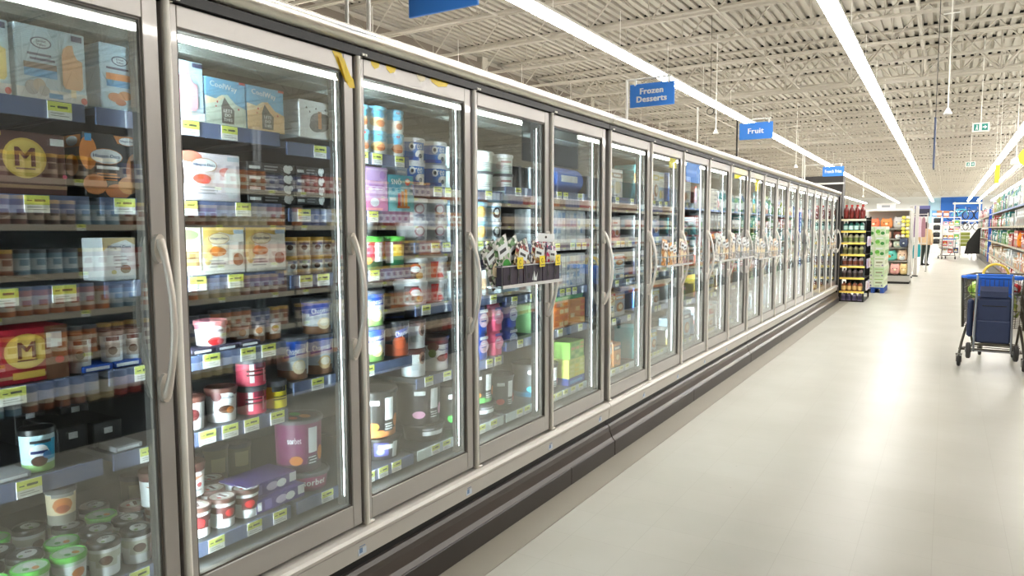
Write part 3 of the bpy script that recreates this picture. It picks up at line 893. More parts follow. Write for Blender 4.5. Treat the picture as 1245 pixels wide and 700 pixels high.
carton('ice_cream_carton', 'white ice cream carton with gold leaf top standing alone on the third shelf', 1.106, 1.201, Z3, h, 0.11, WH,
       [P([(0, h), (0, h*.7), (w*.3, h*.86), (w*.7, h*.95), (w, h*.82), (w, h)], K(222, 200, 150)), T('Häagen-Dazs', w*.5, h*.78, h*.09, NAVY, w*.7), E(w*.66, h*.26, w*.16, h*.1, K(120, 96, 60)), E(w*.3, h*.2, w*.08, h*.05, K(180, 170, 90))] + textlines(w*.3, w*.75, h*.55, 4, GREY, 0.003, 0.01))
# small pots
pot = tub_proto('dessert_pot', 0.031, 0.108, [(0.45, WH), (0.62, K(206, 210, 206)), (1.0, WH)], LIDBR, [R(-.02, .03, .022, .075, K(196, 186, 176)), E(0, .05, .013, .012, CHOC), R(-.016, .078, .018, .09, MAR)])
pot['order'] = 'along the fourth shelf'
for i, (y, k) in enumerate(((1.045, 0), (1.135, 1), (1.195, 1))):
    o = pot if i == 0 else copy_tree(pot)
    o.location = (-2.052, y, Z4); o.rotation_euler = (0, 0, -0.4)
    tag(o, 'tall white dessert pot with brown lid in the first door', 'tub')
tub('ice_cream_tub', 'blue and white pint tub with black lid standing alone low in the first door', 0.93, Z5, 0.043, 0.115, [(0.2, K(150, 196, 120)), (1.0, K(196, 228, 240))], LIDB,
    [R(-.01, .03, .05, .085, K(40, 170, 220)), E(.0, .055, .026, .02, WH), E(.0, .03, .022, .014, CHOC), R(-.02, .05, .022, .058, NAVY), E(.02, .045, .012, .01, K(90, 150, 210)), R(-.02, .078, .03, .086, DGREY)])
for i, (y, xx, hh) in enumerate(((1.06, -2.14, .075), (1.15, -2.12, .07), (1.04, -2.34, .12), (1.17, -2.34, .11))):
    carton('dark_case', 'flat black carton on the fifth shelf, first door', y-.042, y+.042, Z5, hh, 0.2, BLK, [R(.03, hh*.5, .055, hh*.75, WH)], x=xx, group=None)
# flat dark packs behind the fourth rail
for i, y in enumerate((1.075, 1.16)):
    carton('flat_pack', 'low navy pack on the fourth rail, first door', y-.04, y+.04, Z4, 0.018, 0.09, DKB, [R(.005, .004, .07, .013, WH)], x=-2.012)
for i, y in enumerate((0.85, 1.15)):
    carton('flat_pack', 'low grey pack on the fifth rail, first door', y-.04, y+.04, Z5, 0.016, 0.09, GREY, [R(.005, .004, .07, .012, WH)], x=-2.012)
o = tub('ice_cream_tub', 'single pint with orange picture standing behind the lids in the first door', 1.075, BOT+.12, 0.042, 0.112, [(0.3, K(150, 150, 140)), (0.9, CREAM), (1, WH)], LIDGR, [E(0, .06, .03, .024, ORG), E(.0, .05, .02, .012, K(180, 90, 50)), R(-.03, .085, .034, .1, GREY)], x=-2.26)

# pints with printed lids, seen from above on the bottom deck
def lid_pint(name, body, lidm, tp):
    return tub_proto(name, 0.045, 0.1, [(0.55, body[0]), (0.8, body[1]), (1, body[0])], lidm, [R(-.03, .03, .034, .07, body[1]), E(0, .05, .02, .014, body[2])], top_print=tp, n=18)
lp = [lid_pint('ice_cream_pint', (WH, K(200, 206, 190), CHOC), LIDB, [E(0, 0, .039, .039, K(60, 64, 60), 16), E(0, .006, .03, .024, WH, 14), T('B', -.01, .006, .016, BLK), E(.018, -.004, .008, .006, K(120, 170, 90), 8)]),
      lid_pint('ice_cream_pint', (K(180, 214, 190), WH, ORG), LIDG, [E(0, 0, .04, .04, K(196, 222, 200), 16), E(-.01, 0, .02, .016, WH, 12), E(.016, .01, .012, .009, ORG, 8), E(.014, -.012, .01, .008, GREEN, 8)]),
      lid_pint('ice_cream_pint', (WH, MAR, RED), LIDBR, [E(0, 0, .04, .04, K(196, 192, 184), 16), E(0, .004, .026, .018, WH, 12), R(-.02, -.002, .02, .008, MAR), E(.01, -.018, .009, .006, RED, 8)])]
LIDN = ['white pint with black lid', 'green lidded pint', 'white pint, brown lid']
used = [False]*3
def put_pint(kind, x, y, z, lab):
    if used[kind]: o = copy_tree(lp[kind])
    else: o = lp[kind]; used[kind] = True
    o.location = (x, y, z); o.rotation_euler = (0, 0, random.uniform(-.9, .2)); o['order'] = 'from left'
    tag(o, lab, 'tub')
B = BOT + .001
# crates of pints in the first door: three rows deep
for r in range(4):
    for c in range(5):
        y = 0.80 + c*0.098 + (r % 2)*0.03; x = -2.07 - r*0.097
        if r == 2 and 0.9 < y < 1.0: continue
        if y > 1.235: continue
        kind = 1 if (r + c*2) % 5 in (0,) or (r == 0 and c < 3) else 0
        put_pint(kind, x, y, B, '%s, %s row of bottom deck, first door' % (LIDN[kind], ORD[r+1]))
# -------- second door
w, h = 0.16, 0.185
carton('novelty_box', 'pale blue box with a pink ice cream bar at the start of the second door', 1.288, 1.446, Z1, h, 0.11, ICE, [R(0, 0, w, h*.16, WH), R(0, h*.42, w*.4, h*.52, PINK), R(0, h*.32, w*.4, h*.42, SKY), E(w*.1, h*.2, w*.1, h*.08, RED)] + bar_shape(w*.64, h*.18, w*.4, h*.66, K(232, 168, 184)) + [R(w*.74, h*.9, w*.96, h*.97, NAVY)])
def cool(y0, y1, bot, lab):
    w = y1-y0; h = 0.15
    carton('ice_cream_carton', lab, y0, y1, Z1, h, 0.12, K(96, 176, 222),
        [P([(0, 0), (w, 0), (w, h*.42), (w*.75, h*.5), (w*.55, h*.68), (w*.4, h*.66), (w*.25, h*.56), (0, h*.6)], bot), P([(0, h*.6), (0, h*.42), (w*.3, h*.5), (w*.5, h*.62), (w*.4, h*.66), (w*.25, h*.56)], CREAM),
         T('CoolWay', w*.45, h*.83, h*.15, WH, w*.74, -0.08), P([(w*.38, h*.06), (w*.68, h*.06), (w*.7, h*.36), (w*.6, h*.44), (w*.46, h*.62), (w*.38, h*.42)], DGREY), T('LETS\nDO\nTHIS', w*.53, h*.24, h*.26, WH, w*.24),
         E(w*.28, h*.5, .004, .004, RED, 6), E(w*.8, h*.4, .004, .004, RED, 6), E(w*.24, h*.4, .003, .003, RED, 6), P([(w*.82, h*.94), (w*.98, h*.94), (w*.98, h*.99), (w*.82, h*.99)], RED)])
cool(1.450, 1.603, K(206, 226, 214), 'sky blue carton with pale swoosh and drop emblem, first of a matching pair')
cool(1.608, 1.765, K(232, 196, 140), 'sky blue carton with tan swoosh and drop emblem, second of a matching pair')
w, h = 0.165, 0.138
carton('novelty_box', 'white carton with dark cookie splash standing apart on the top shelf', 1.835, 2.0, Z1, h, 0.14, WH, [E(w*.6, h*.46, w*.3, h*.26, K(110, 112, 114)), E(w*.48, h*.34, w*.2, h*.16, DGREY), E(w*.74, h*.56, w*.16, h*.14, DGREY), R(w*.54, h*.28, w*.64, h*.74, CARA)] + [E(w*(.2+.09*i), h*(.8-.1*(i % 3)), .004, .004, DGREY, 6) for i in range(8)],
       side=[R(0, 0, .13, h, K(216, 222, 224)), R(.03, .03, .1, .035, GREY)])
w, h = 0.08, 0.155
carton('ice_cream_carton', 'white carton with a big chocolate coated bar at the edge of the second door', 1.285, 1.362, Z2, h, 0.12, WH, [E(w*.55, h*.5, w*.48, h*.42, CHOC), E(w*.3, h*.8, w*.3, h*.14, WH), R(w*.3, 0, w*.8, h*.16, WH)])
w, h = 0.205, 0.153
carton('ice_cream_carton', 'white ice cream carton with pink petals and red chillies on second shelf', 1.366, 1.572, Z2, h, 0.12, K(232, 226, 234), [E(w*.12, h*.9, w*.2, h*.12, K(214, 130, 110)), E(w*.75, h*.62, w*.14, h*.1, K(200, 120, 120)), E(w*.84, h*.4, w*.16, h*.34, WH), E(w*.3, h*.46, w*.16, h*.1, K(190, 70, 50)), E(w*.36, h*.42, w*.08, h*.06, RED), R(w*.76, h*.86, w*.98, h*.96, K(190, 206, 220))] + hd_oval(w*.34, h*.74, w*.46) + textlines(w*.2, w*.56, h*.28, 3, GREY, 0.004, 0.010))
def flatpack(y0, y1, i, lab):
    w = y1-y0; h = 0.034
    carton('flat_dessert_box', lab, y0, y1, Z2 + i*0.0355, h, 0.15, BLK, [R(w*.04, h*.3, w*.26, h*.6, WH), R(w*.34, h*.25, w*.6, h*.4, GREY), R(w*.34, h*.55, w*.62, h*.7, GREY), E(w*.8, h*.5, w*.07, h*.42, WH, 8), E(w*.88, h*.62, w*.06, h*.3, WH, 8), E(w*.84, h*.2, w*.05, h*.2, WH, 8)])
for i in range(4):
    pos = ['bottom', 'second', 'third', 'top'][i]
    flatpack(1.60, 1.808, i, 'flat black dessert box with white flower, %s of the longer stack' % pos)
    flatpack(1.812, 1.955, i, 'flat black dessert box with white flower, %s of the shorter stack' % pos)
w, h = 0.13, 0.152
carton('ice_cream_carton', 'cream carton with a chocolate biscuit at the edge of the second door', 1.29, 1.418, Z3, h, 0.12, K(236, 226, 206), [R(w*.1, h*.2, w*.9, h*.5, K(190, 160, 110)), R(w*.1, h*.35, w*.9, h*.37, CHOC), E(w*.5, h*.7, w*.3, h*.16, K(220, 210, 190)), E(w*.6, h*.84, w*.3, h*.1, K(150, 160, 120)), R(0, 0, w, h*.1, WH)])
for i, (y0, y1) in enumerate(((1.422, 1.580), (1.585, 1.755))):
    w = y1-y0
    carton('ice_cream_carton', ['white carton with golden caramel swirls and nut dish, nearer of a matching pair', 'white carton with golden caramel swirls and nut dish, farther of a matching pair'][i], y0, y1, Z3, h, 0.12, K(236, 234, 226),
        [P([(0, h), (0, h*.62), (w*.12, h*.8), (w*.4, h*.9), (w*.7, h*.84), (w, h*.9), (w, h)], K(226, 192, 104)), E(w*.1, h*.5, w*.12, h*.3, K(230, 206, 140)), E(w*.34, h*.48, w*.2, h*.1, CARA), E(w*.28, h*.53, w*.1, h*.07, ORG), E(w*.82, h*.3, w*.13, h*.14, K(150, 104, 80)), R(w*.72, h*.86, w*.97, h*.95, K(180, 200, 220))] + hd_oval(w*.36, h*.76, w*.5, CREAM) + textlines(w*.12, w*.5, h*.28, 3, GREY, 0.004, 0.01))
# small gold lidded jars, two layers
jar = tub_proto('dessert_jar', 0.029, 0.068, [(1.0, K(214, 206, 196))], LIDGO, [R(-.02, .012, .022, .05, WH), E(.0, .03, .012, .01, CHOC), R(-.02, .04, .022, .05, K(70, 80, 130))], taper=0.92, lid_h=0.014)
first_j = True
for lay_i in (0, 1):
    for c, y in enumerate((1.80, 1.865, 1.93, 1.985)):
        o = jar if first_j else copy_tree(jar); first_j = False
        o.location = (-2.055, y, BAY_B[2] + .001 + lay_i*0.069); o.rotation_euler = (0, 0, random.uniform(-.6, 0)); o['order'] = 'from left'
        tag(o, 'small gold lidded dessert jar, %s layer, second door' % ('lower', 'upper')[lay_i], 'jar')
cup = tub_proto('dessert_cup', 0.034, 0.075, [(0.4, K(150, 110, 80)), (1.0, K(206, 200, 196))], LIDGR, [R(-.02, .02, .024, .06, K(222, 214, 206)), E(0, .04, .014, .012, CARA)], taper=0.9)
first_j = True
for c, y in enumerate((1.35, 1.60, 1.67, 1.74)):
    o = cup if first_j else copy_tree(cup); first_j = False
    o.location = (-2.09, y, Z4); o.rotation_euler = (0, 0, -0.3); o['order'] = 'from left'
    tag(o, 'small brown dessert cup behind the fourth rail, second door', 'tub')
tub('ice_cream_pint', 'white pint with pink rim and strawberries set above the fourth rail', 1.475, Z4, 0.052, 0.098, [(0.8, K(238, 232, 234)), (1.0, K(214, 120, 130))], mat('lid_pink', (206, 128, 134), 0.4), [E(0, .065, .036, .017, WH), T('Häagen-Dazs', 0, .065, .011, NAVY, .06), E(.0, .032, .026, .014, RED), E(.02, .03, .014, .01, K(230, 120, 130))])
for i, y in enumerate((1.31, 1.40, 1.49, 1.58)):
    carton('flat_pack', 'low dark pack on the fourth rail, second door', y-.042, y+.042, Z4, 0.017, 0.06 if 1.4 < y < 1.56 else .09, K(46, 42, 62), [R(.01, .004, .07, .012, WH)], x=-2.006)
# fifth shelf
tub('ice_cream_pint', 'white pint with chocolate almond picture alone on the fifth shelf', 1.505, Z5, 0.052, 0.115, [(0.84, K(234, 234, 236)), (1.0, MAR)], LIDBR, [E(0, .082, .04, .018, WH), T('Häagen-Dazs', 0, .082, .012, NAVY, .064), E(.0, .044, .026, .014, CHOC), E(.018, .04, .016, .012, CARA), E(-.03, .088, .018, .016, MAR)])
tub('ice_cream_pint', 'white pint half hidden behind the door frame on the fifth shelf', 1.385, Z5, 0.046, 0.105, [(1.0, WH)], LIDBR, [E(0, .05, .02, .02, MAR)])
pk = tub_proto('ice_cream_tub', 0.051, 0.098, [(1.0, K(222, 84, 108))], LIDGR, [R(-.02, .012, -.004, .082, WH), R(-.03, .05, .05, .056, MAR), R(-.03, .036, .05, .042, MAR), R(.03, .012, .038, .082, K(244, 180, 190)), R(.0, .06, .04, .08, K(120, 40, 60))], taper=0.96, lid_h=0.02)
pk2 = copy_tree(pk); pk.location = (-2.072, 1.628, Z5); pk2.location = (-2.072, 1.628, Z5+.0985)
pk.rotation_euler = (0, 0, -.5); pk2.rotation_euler = (0, 0, -.35)
tag(pk, 'bright pink round tub with dark lid, lower of two stacked', 'tub'); tag(pk2, 'bright pink round tub with dark lid, upper of two stacked', 'tub')
tub('ice_cream_tub', 'yellow round tub with dark lid next to the pink tubs', 1.722, Z5, 0.041, 0.098, [(1.0, YEL)], LIDGR, [R(-.025, .06, .03, .078, BLK), R(-.02, .03, .03, .034, BLK), R(-.02, .04, .03, .044, BLK)], taper=0.97, lid_h=0.02)
# blue family tubs, bay B
def blue_tub(yc, z, r, h, lab, pic=CREAM, bot=K(150, 110, 80), lidm=LIDGR, mid=DKB):
    w = r
    return tub('ice_cream_tub', lab, yc, z, r, h, [(0.24, bot), (0.62, K(206, 216, 224)), (1.0, mid)], lidm,
        [P([(-w*.9, h*.5), (w*.9, h*.66), (w*.9, h*.9), (-w*.9, h*.9)], mid), T("Chapman's", 0, h*.66, h*.2, WH, r*1.5, .12), E(.1*w, h*.3, w*.5, h*.17, pic), E(.1*w, h*.33, w*.34, h*.1, K(246, 240, 220)), R(w*.7, h*.1, w*.95, h*.85, WH)], taper=0.9)
blue_tub(1.822, BAY_B[3]+.001, .060, .16, 'blue and white tub with scoop picture low in the second door')
blue_tub(1.95, BAY_B[3]+.001, .060, .155, 'blue tub with brown base next to the second door handle, lower of two', K(230, 200, 150))
blue_tub(1.95, BAY_B[3]+.001+.156, .060, .135, 'blue tub with brown base next to the second door handle, upper of two', K(240, 220, 180))
# bottom deck, second door
for r in range(3):
    for c in range(4):
        y = 1.30 + c*0.096 + (r % 2)*0.03; x = -2.07 - r*0.097
        if y > 1.60: continue
        put_pint(2, x, y, B, '%s, %s row of bottom deck, second door' % (LIDN[2], ORD[r+1]))
for i, (y, x) in enumerate(((1.335, -2.20), (1.445, -2.17))):
    o = tub('ice_cream_pint', ['white pint with red berries standing on other lids, nearer one', 'white pint with red berries standing on other lids, farther one'][i], y, B+.101, .048, .115, [(0.8, WH), (1, MAR)], LIDBR, [P([(-.04, .07), (.04, .07), (.0, .055)], K(170, 110, 70)), R(-.03, .02, .03, .024, GREY), E(.02, .04, .01, .008, RED)], x=x)
def purple(y0, y1, z, x, lab, d=.15):
    w = y1-y0; h = 0.05
    carton('dessert_box', lab, y0, y1, z, h, d, PUR, [R(w*.02, h*.2, w*.1, h*.8, WH), R(w*.16, h*.15, w*.3, h*.85, K(120, 110, 180)), E(w*.5, h*.5, w*.12, h*.3, K(200, 190, 220)), E(w*.68, h*.5, w*.1, h*.3, WH), R(w*.84, h*.3, w*.98, h*.96, WH)],
           x=x, side=[R(0.0, h*.1, d*.98, h*.9, WH), R(d*.7, 0, d, h, K(210, 226, 236))])
purple(1.60, 1.82, B, -2.03, 'purple dessert box lying flat on the bottom deck, lower of two')
purple(1.575, 1.80, B+.051, -2.05, 'purple dessert box lying flat on the bottom deck, upper of two')
purple(1.56, 1.70, B, -2.24, 'purple dessert box pushed back on the bottom deck', .12)
def pail(yc, x, z, r, h, base, low, lab, pic, txt=None, lidm=LIDB, tp=None):
    return tub('ice_cream_pail', lab, yc, z, r, h, [(0.16, low), (1.0, base)], lidm,
        [R(-r*.7, h*.3, -r*.12, h*.86, base)] + ([T(txt, -r*.55, h*.62, h*.12, WH, r*.6)] if txt else [R(-r*.7, h*.7, -r*.2, h*.8, WH)]) + [R(r*.05, h*.36, r*.5, h*.84, WH), E(-r*.5, h*.24, r*.3, h*.09, pic), E(r*.72, h*.32, r*.2, h*.14, pic), R(r*.0, h*.12, r*.5, h*.3, DGREY)] + textlines(r*.04, r*.46, h*.27, 3, WH, .004, .011), x=x, taper=0.9, n=24, top_print=tp)
pail(1.885, -2.13, B+.075, .092, .205, K(120, 40, 92), K(60, 40, 60), 'tall plum sorbet tub with fruit lid on the bottom deck of the second door', ORG, 'sorbet', LIDGR, [E(0, 0, .075, .075, K(90, 60, 70), 18), E(.02, .02, .03, .02, ORG), E(-.03, .0, .03, .02, GREEN), E(.03, -.03, .02, .015, K(220, 90, 60))])
tub('ice_cream_tub', 'low plum tub with pink writing under the tall sorbet tub', 1.9, B, .085, .073, [(1.0, K(110, 40, 86))], LIDGR, [R(-.06, .012, .06, .06, K(150, 50, 100)), T('sorbet', 0, .035, .026, WH, .1)])
for i in range(5):
    o = tub('ice_cream_pint', 'dark lidded tub in the back row, bottom deck, second door', 1.42 + i*.11, B, .05, .13 + .02*(i % 2), [(1, K(110, 108, 84))], LIDGR, [R(-.03, .04, .03, .1, K(160, 150, 110))], x=-2.46)
# -------- third door
def bl(yc, z, r, h, lab, pic):
    return tub('frozen_dessert_tub', lab, yc, z, r, h, [(0.62, K(216, 226, 228)), (1.0, K(136, 200, 228))], LIDBL, [E(0, h*.66, r*.5, h*.2, K(90, 176, 214)), E(0.0, h*.34, r*.66, h*.2, pic), E(r*.2, h*.3, r*.4, h*.14, K(200, 120, 70)), E(0, h*.86, r*.2, h*.06, RED, 8), R(r*.78, h*.1, r*1.0, h*.7, WH)], taper=0.94)
zb = BAY_B[0] + .001
bl(2.285, zb, .062, .098, 'wide light blue tub with biscuit picture, lower of two in the third door', K(232, 196, 130))
bl(2.285, zb+.0985, .065, .100, 'wide light blue tub with biscuit picture, upper of two in the third door', K(226, 200, 150))
bl(2.40, zb, .047, .098, 'narrow light blue tub with cinnamon picture, lower of two in the third door', K(190, 130, 90))
bl(2.40, zb+.0985, .047, .100, 'narrow light blue tub with cinnamon picture, upper of two in the third door', K(222, 214, 200))
bl(2.19, zb, .045, .094, 'small white tub with black writing at the edge of the third door', K(150, 150, 150))
bl(2.185, zb+.0945, .048, .098, 'small light blue tub at the edge of the third door, on the white one', K(220, 190, 150))
def oreo(yc, z, lab):
    r, h = .076, .105
    return tub('ice_cream_tub', lab, yc, z, r, h, [(0.18, WH), (1.0, K(50, 130, 210))], LIDW, [R(-r*.8, h*.2, r*.3, h*.86, K(44, 118, 204)), R(r*.3, h*.1, r*.9, h*.5, K(226, 232, 230)), E(-r*.28, h*.62, r*.2, h*.17, WH), E(-r*.28, h*.62, r*.1, h*.085, BLK), T('reo', r*.16, h*.63, h*.22, WH, r*.6), E(r*.25, h*.3, r*.34, h*.2, K(226, 226, 220)), E(r*.3, h*.24, r*.16, h*.1, DGREY), R(-r*.9, h*.05, r*.2, h*.2, K(40, 90, 180))], taper=0.9, lid_h=.02)
for c, y in enumerate((2.535, 2.70)):
    for l in (0, 1):
        oreo(y, BAY_C[0]+.001 + l*.1055, 'blue cookie ice cream tub with white lid, %s of the %s stack' % (('lower', 'upper')[l], ('nearer', 'farther')[c]))
zb = BAY_B[1] + .001
w, h = 0.135, 0.182
carton('novelty_box', 'lilac and pink ice cream box with faint lettering in the third door', 2.172, 2.307, zb, h, .1, LILAC, [R(0, h*.02, w, h*.3, K(226, 140, 180)), E(w*.4, h*.2, w*.2, h*.1, WH), R(w*.15, h*.56, w*.8, h*.6, K(150, 110, 180)), R(w*.2, h*.66, w*.7, h*.69, K(150, 110, 180)), R(w*.12, h*.48, w*.74, h*.51, WH), E(w*.75, h*.82, w*.14, h*.09, K(170, 130, 196)), R(0, h*.92, w, h*.95, K(210, 190, 220))])
w, h = 0.168, 0.158
carton('novelty_box', 'teal frozen pop box with three orange red pops in the third door', 2.311, 2.479, zb, h, .1, TEAL, [R(0, 0, w, h*.56, K(130, 204, 210)), P([(0, h*.5), (w*.5, h*.62), (w, h*.5), (w, h*.3), (0, h*.3)], K(120, 200, 210)), T('SNÖ', w*.3, h*.82, h*.17, WH, w*.42), E(w*.74, h*.82, w*.1, h*.1, RED), E(w*.74, h*.85, w*.09, h*.04, WH)] +
       [R(w*(.34+.13*i), h*.14, w*(.45+.13*i), h*(.5+.06*i), (RED, ORG, K(240, 170, 60))[i]) for i in range(3)] + [R(w*.02, h*.3, w*.26, h*.38, WH), R(w*.3, h*.1, w*.8, h*.16, K(206, 120, 50))])
carton('ice_cream_carton', 'plain grey blue carton wedged above the teal pop box', 2.395, 2.475, zb+.16, .05, .08, K(170, 190, 206), [R(.01, .01, .07, .02, WH)], x=-2.05)
def wt(yc, z, lab, pic, r=.074, h=.1, band=K(214, 222, 226), red=None):
    return tub('ice_cream_tub', lab, yc, z, r, h, [(0.3, band), (1.0, K(232, 234, 238))], LIDW, ([R(-r*.9, h*.08, r*.1, h*.84, red)] if red else []) + [E(r*.1, h*.5, r*.4, h*.22, pic), E(r*.1, h*.5, r*.28, h*.14, K(240, 236, 232)), T('No', r*.1, h*.5, h*.12, DGREY), R(-r*.7, h*.1, -r*.55, h*.85, K(190, 196, 202)), R(r*.0, h*.1, r*.5, h*.22, GREY)], taper=0.9, lid_h=.02)
for c, y in enumerate((2.55, 2.70)):
    for l in (0, 1):
        r, h = .074, .1
        tub('ice_cream_tub', 'white tub with grey pink emblem, %s of the %s stack in the third door' % (('lower', 'upper')[l], ('nearer', 'farther')[c]), y, BAY_C[1]+.001+l*.1005, r, h, [(0.3, K(206, 214, 220)), (1.0, K(230, 232, 238))], LIDW,
            [E(r*.05, h*.52, r*.42, h*.24, K(196, 150, 160)), E(r*.05, h*.52, r*.3, h*.16, K(238, 236, 238)), E(r*.1, h*.2, r*.4, h*.1, K(140, 140, 150)), R(r*.5, h*.1, r*.62, h*.85, WH), R(-r*.8, h*.2, -r*.4, h*.7, K(216, 220, 226))], taper=0.9, lid_h=.02)
for l in (0, 1):
    tub('ice_cream_tub', 'white tub pushed behind on the third shelf, %s of two' % ('lower', 'upper')[l], 2.45, BAY_C[1]+.001+l*.1005, .07, .1, [(1.0, K(206, 218, 226))], LIDW, [R(-.05, .02, .05, .07, K(222, 228, 232))], x=-2.30, taper=.9)
zb = BAY_B[2] + .001
def glid(yc, r, h, base, lab, extra):
    return tub('frozen_yogurt_tub', lab, yc, zb, r, h, [(0.3, K(60, 80, 50)), (1.0, base)], LIDG, extra, taper=0.92, lid_h=.022)
glid(2.25, .066, .135, K(150, 60, 60), 'green lidded tub with red berry picture in the third door', [R(.0, .03, .05, .11, WH), E(-.03, .07, .026, .024, K(200, 60, 80)), E(-.035, .035, .024, .016, K(226, 150, 70)), T('OT', -.045, .1, .02, WH)])
glid(2.39, .062, .135, K(226, 196, 60), 'green lidded tub with yellow band in the third door', [R(-.05, .012, .05, .05, K(20, 110, 70)), R(-.05, .1, .05, .118, DGREY), R(-.055, .02, -.02, .11, WH)])
for c, y in enumerate((2.54, 2.70)):
    for l in (0, 1):
        r, h = .078, .105
        lab = 'white tub with %s print, %s of two on the fourth shelf, third door' % (('brown cookie', 'red')[c], ('lower', 'upper')[l])
        tub('ice_cream_tub', lab, y, BAY_C[2]+.001+l*.1055, r, h, [(1.0, K(226, 228, 230))], LIDW, ([R(-r*.9, h*.1, r*.0, h*.84, K(70, 50, 46)), E(-r*.2, h*.56, r*.4, h*.2, RED), E(-r*.2, h*.52, r*.34, h*.14, WH), E(r*.1, h*.24, r*.3, h*.14, K(190, 140, 60)), E(r*.5, h*.3, r*.2, h*.2, K(220, 210, 200))] if c == 0 else
            [P([(-r*.6, h*.84), (-r*.1, h*.84), (-r*.2, h*.08), (-r*.6, h*.08)], RED), P([(-r*.2, h*.3), (r*.3, h*.3), (r*.35, h*.08), (-r*.2, h*.08)], K(214, 70, 80)), R(r*.3, h*.2, r*.36, h*.8, GREY), R(r*.5, h*.2, r*.56, h*.8, GREY)]), taper=.92, lid_h=.02)
for l in (0, 1):
    tub('ice_cream_tub', 'pale grey tub behind on the fourth shelf of the third door, %s of two' % ('lower', 'upper')[l], 2.50, BAY_C[2]+.001+l*.1055, .07, .1, [(1.0, K(196, 210, 220))], LIDW, [R(-.05, .02, .05, .07, WH)], x=-2.32, taper=.9)
zb = BAY_B[3] + .001
blue_tub(2.25, zb, .066, .15, 'blue tub with melon coloured scoop and green foot, lower of two in third door', K(236, 220, 160), K(110, 150, 80))
blue_tub(2.25, zb+.1505, .066, .15, 'blue tub with melon coloured scoop and green foot, upper of two in third door', K(236, 224, 170), K(120, 160, 90))
tub('ice_cream_tub', 'dark tub with blue script and copper base in the third door', 2.41, zb, .062, .155, [(0.36, K(170, 80, 50)), (1.0, K(36, 36, 48))], LIDB, [E(-.01, .06, .036, .03, K(190, 90, 56)), P([(-.03, .08), (.05, .1), (.05, .13), (-.03, .11)], K(50, 90, 190)), T("Chapman's", .01, .1, .03, WH, .08, .2), R(.045, .02, .058, .14, WH)], taper=.92)
zb = BAY_C[3] + .001
for l in (0, 1):
    tub('ice_cream_pint', 'tall white pint with cocoa picture, %s of two in the third door' % ('lower', 'upper')[l], 2.53, zb+l*.13, .06, .129, [(0.86, K(220, 226, 228)), (1.0, MAR)], LIDBR, [E(.018, .085, .022, .03, K(170, 130, 110)), E(.022, .08, .014, .018, CHOC), R(-.04, .03, -.005, .06, K(190, 200, 206))], taper=.9)
tub('ice_cream_tub', 'white tub with brown top and cherry chocolate picture in the third door', 2.70, zb, .08, .16, [(0.82, K(236, 232, 226)), (1.0, MAR)], LIDBR, [P([(-.07, .13), (.07, .13), (.07, .145), (-.07, .145)], K(120, 40, 40)), E(-.04, .115, .03, .022, K(130, 80, 60)), T('Häagen-Dazs', .02, .1, .014, NAVY, .07), E(.01, .06, .034, .018, K(120, 50, 40)), E(.035, .066, .016, .014, RED), E(-.045, .085, .02, .02, K(150, 160, 90))], taper=.92)
for c, y in enumerate((2.56, 2.70)):
    tub('ice_cream_tub', 'blue tub at the back of the fifth shelf, third door', y, zb, .07, .26, [(0.4, K(150, 110, 90)), (1, K(60, 90, 160))], LIDGR, [R(-.03, .06, .03, .2, K(120, 150, 200))], x=-2.36)
pail(2.325, -2.145, B+.10, .108, .205, BLK, K(206, 130, 70), 'large black ice cream pail with copper base, standing on a low pail', ORG)
tub('ice_cream_pail', 'low black ice cream pail with violet print under the copper based one', 2.33, B, .100, .097, [(1, K(30, 28, 34))], LIDB, [R(-.07, .02, .0, .08, K(90, 90, 170)), R(-.05, .05, .05, .07, WH), E(-.04, .04, .02, .014, K(170, 190, 230)), R(.02, .01, .05, .08, K(200, 210, 210))], n=24)
pail(2.64, -2.145, B+.085, .112, .2, K(40, 38, 42), K(30, 28, 32), 'large dark pail with a pink scoop on the bottom deck of the third door', K(226, 170, 200))
tub('ice_cream_pail', 'low dark pail under the pail with a pink scoop', 2.65, B, .104, .083, [(1, K(34, 32, 36))], LIDB, [R(-.06, .03, .07, .05, WH), R(-.06, .055, .0, .065, GREY)], n=24)
pail(2.46, -2.36, B, .1, .2, K(48, 46, 46), K(40, 38, 38), 'dark pail in the back row between the two large pails', K(150, 140, 110))
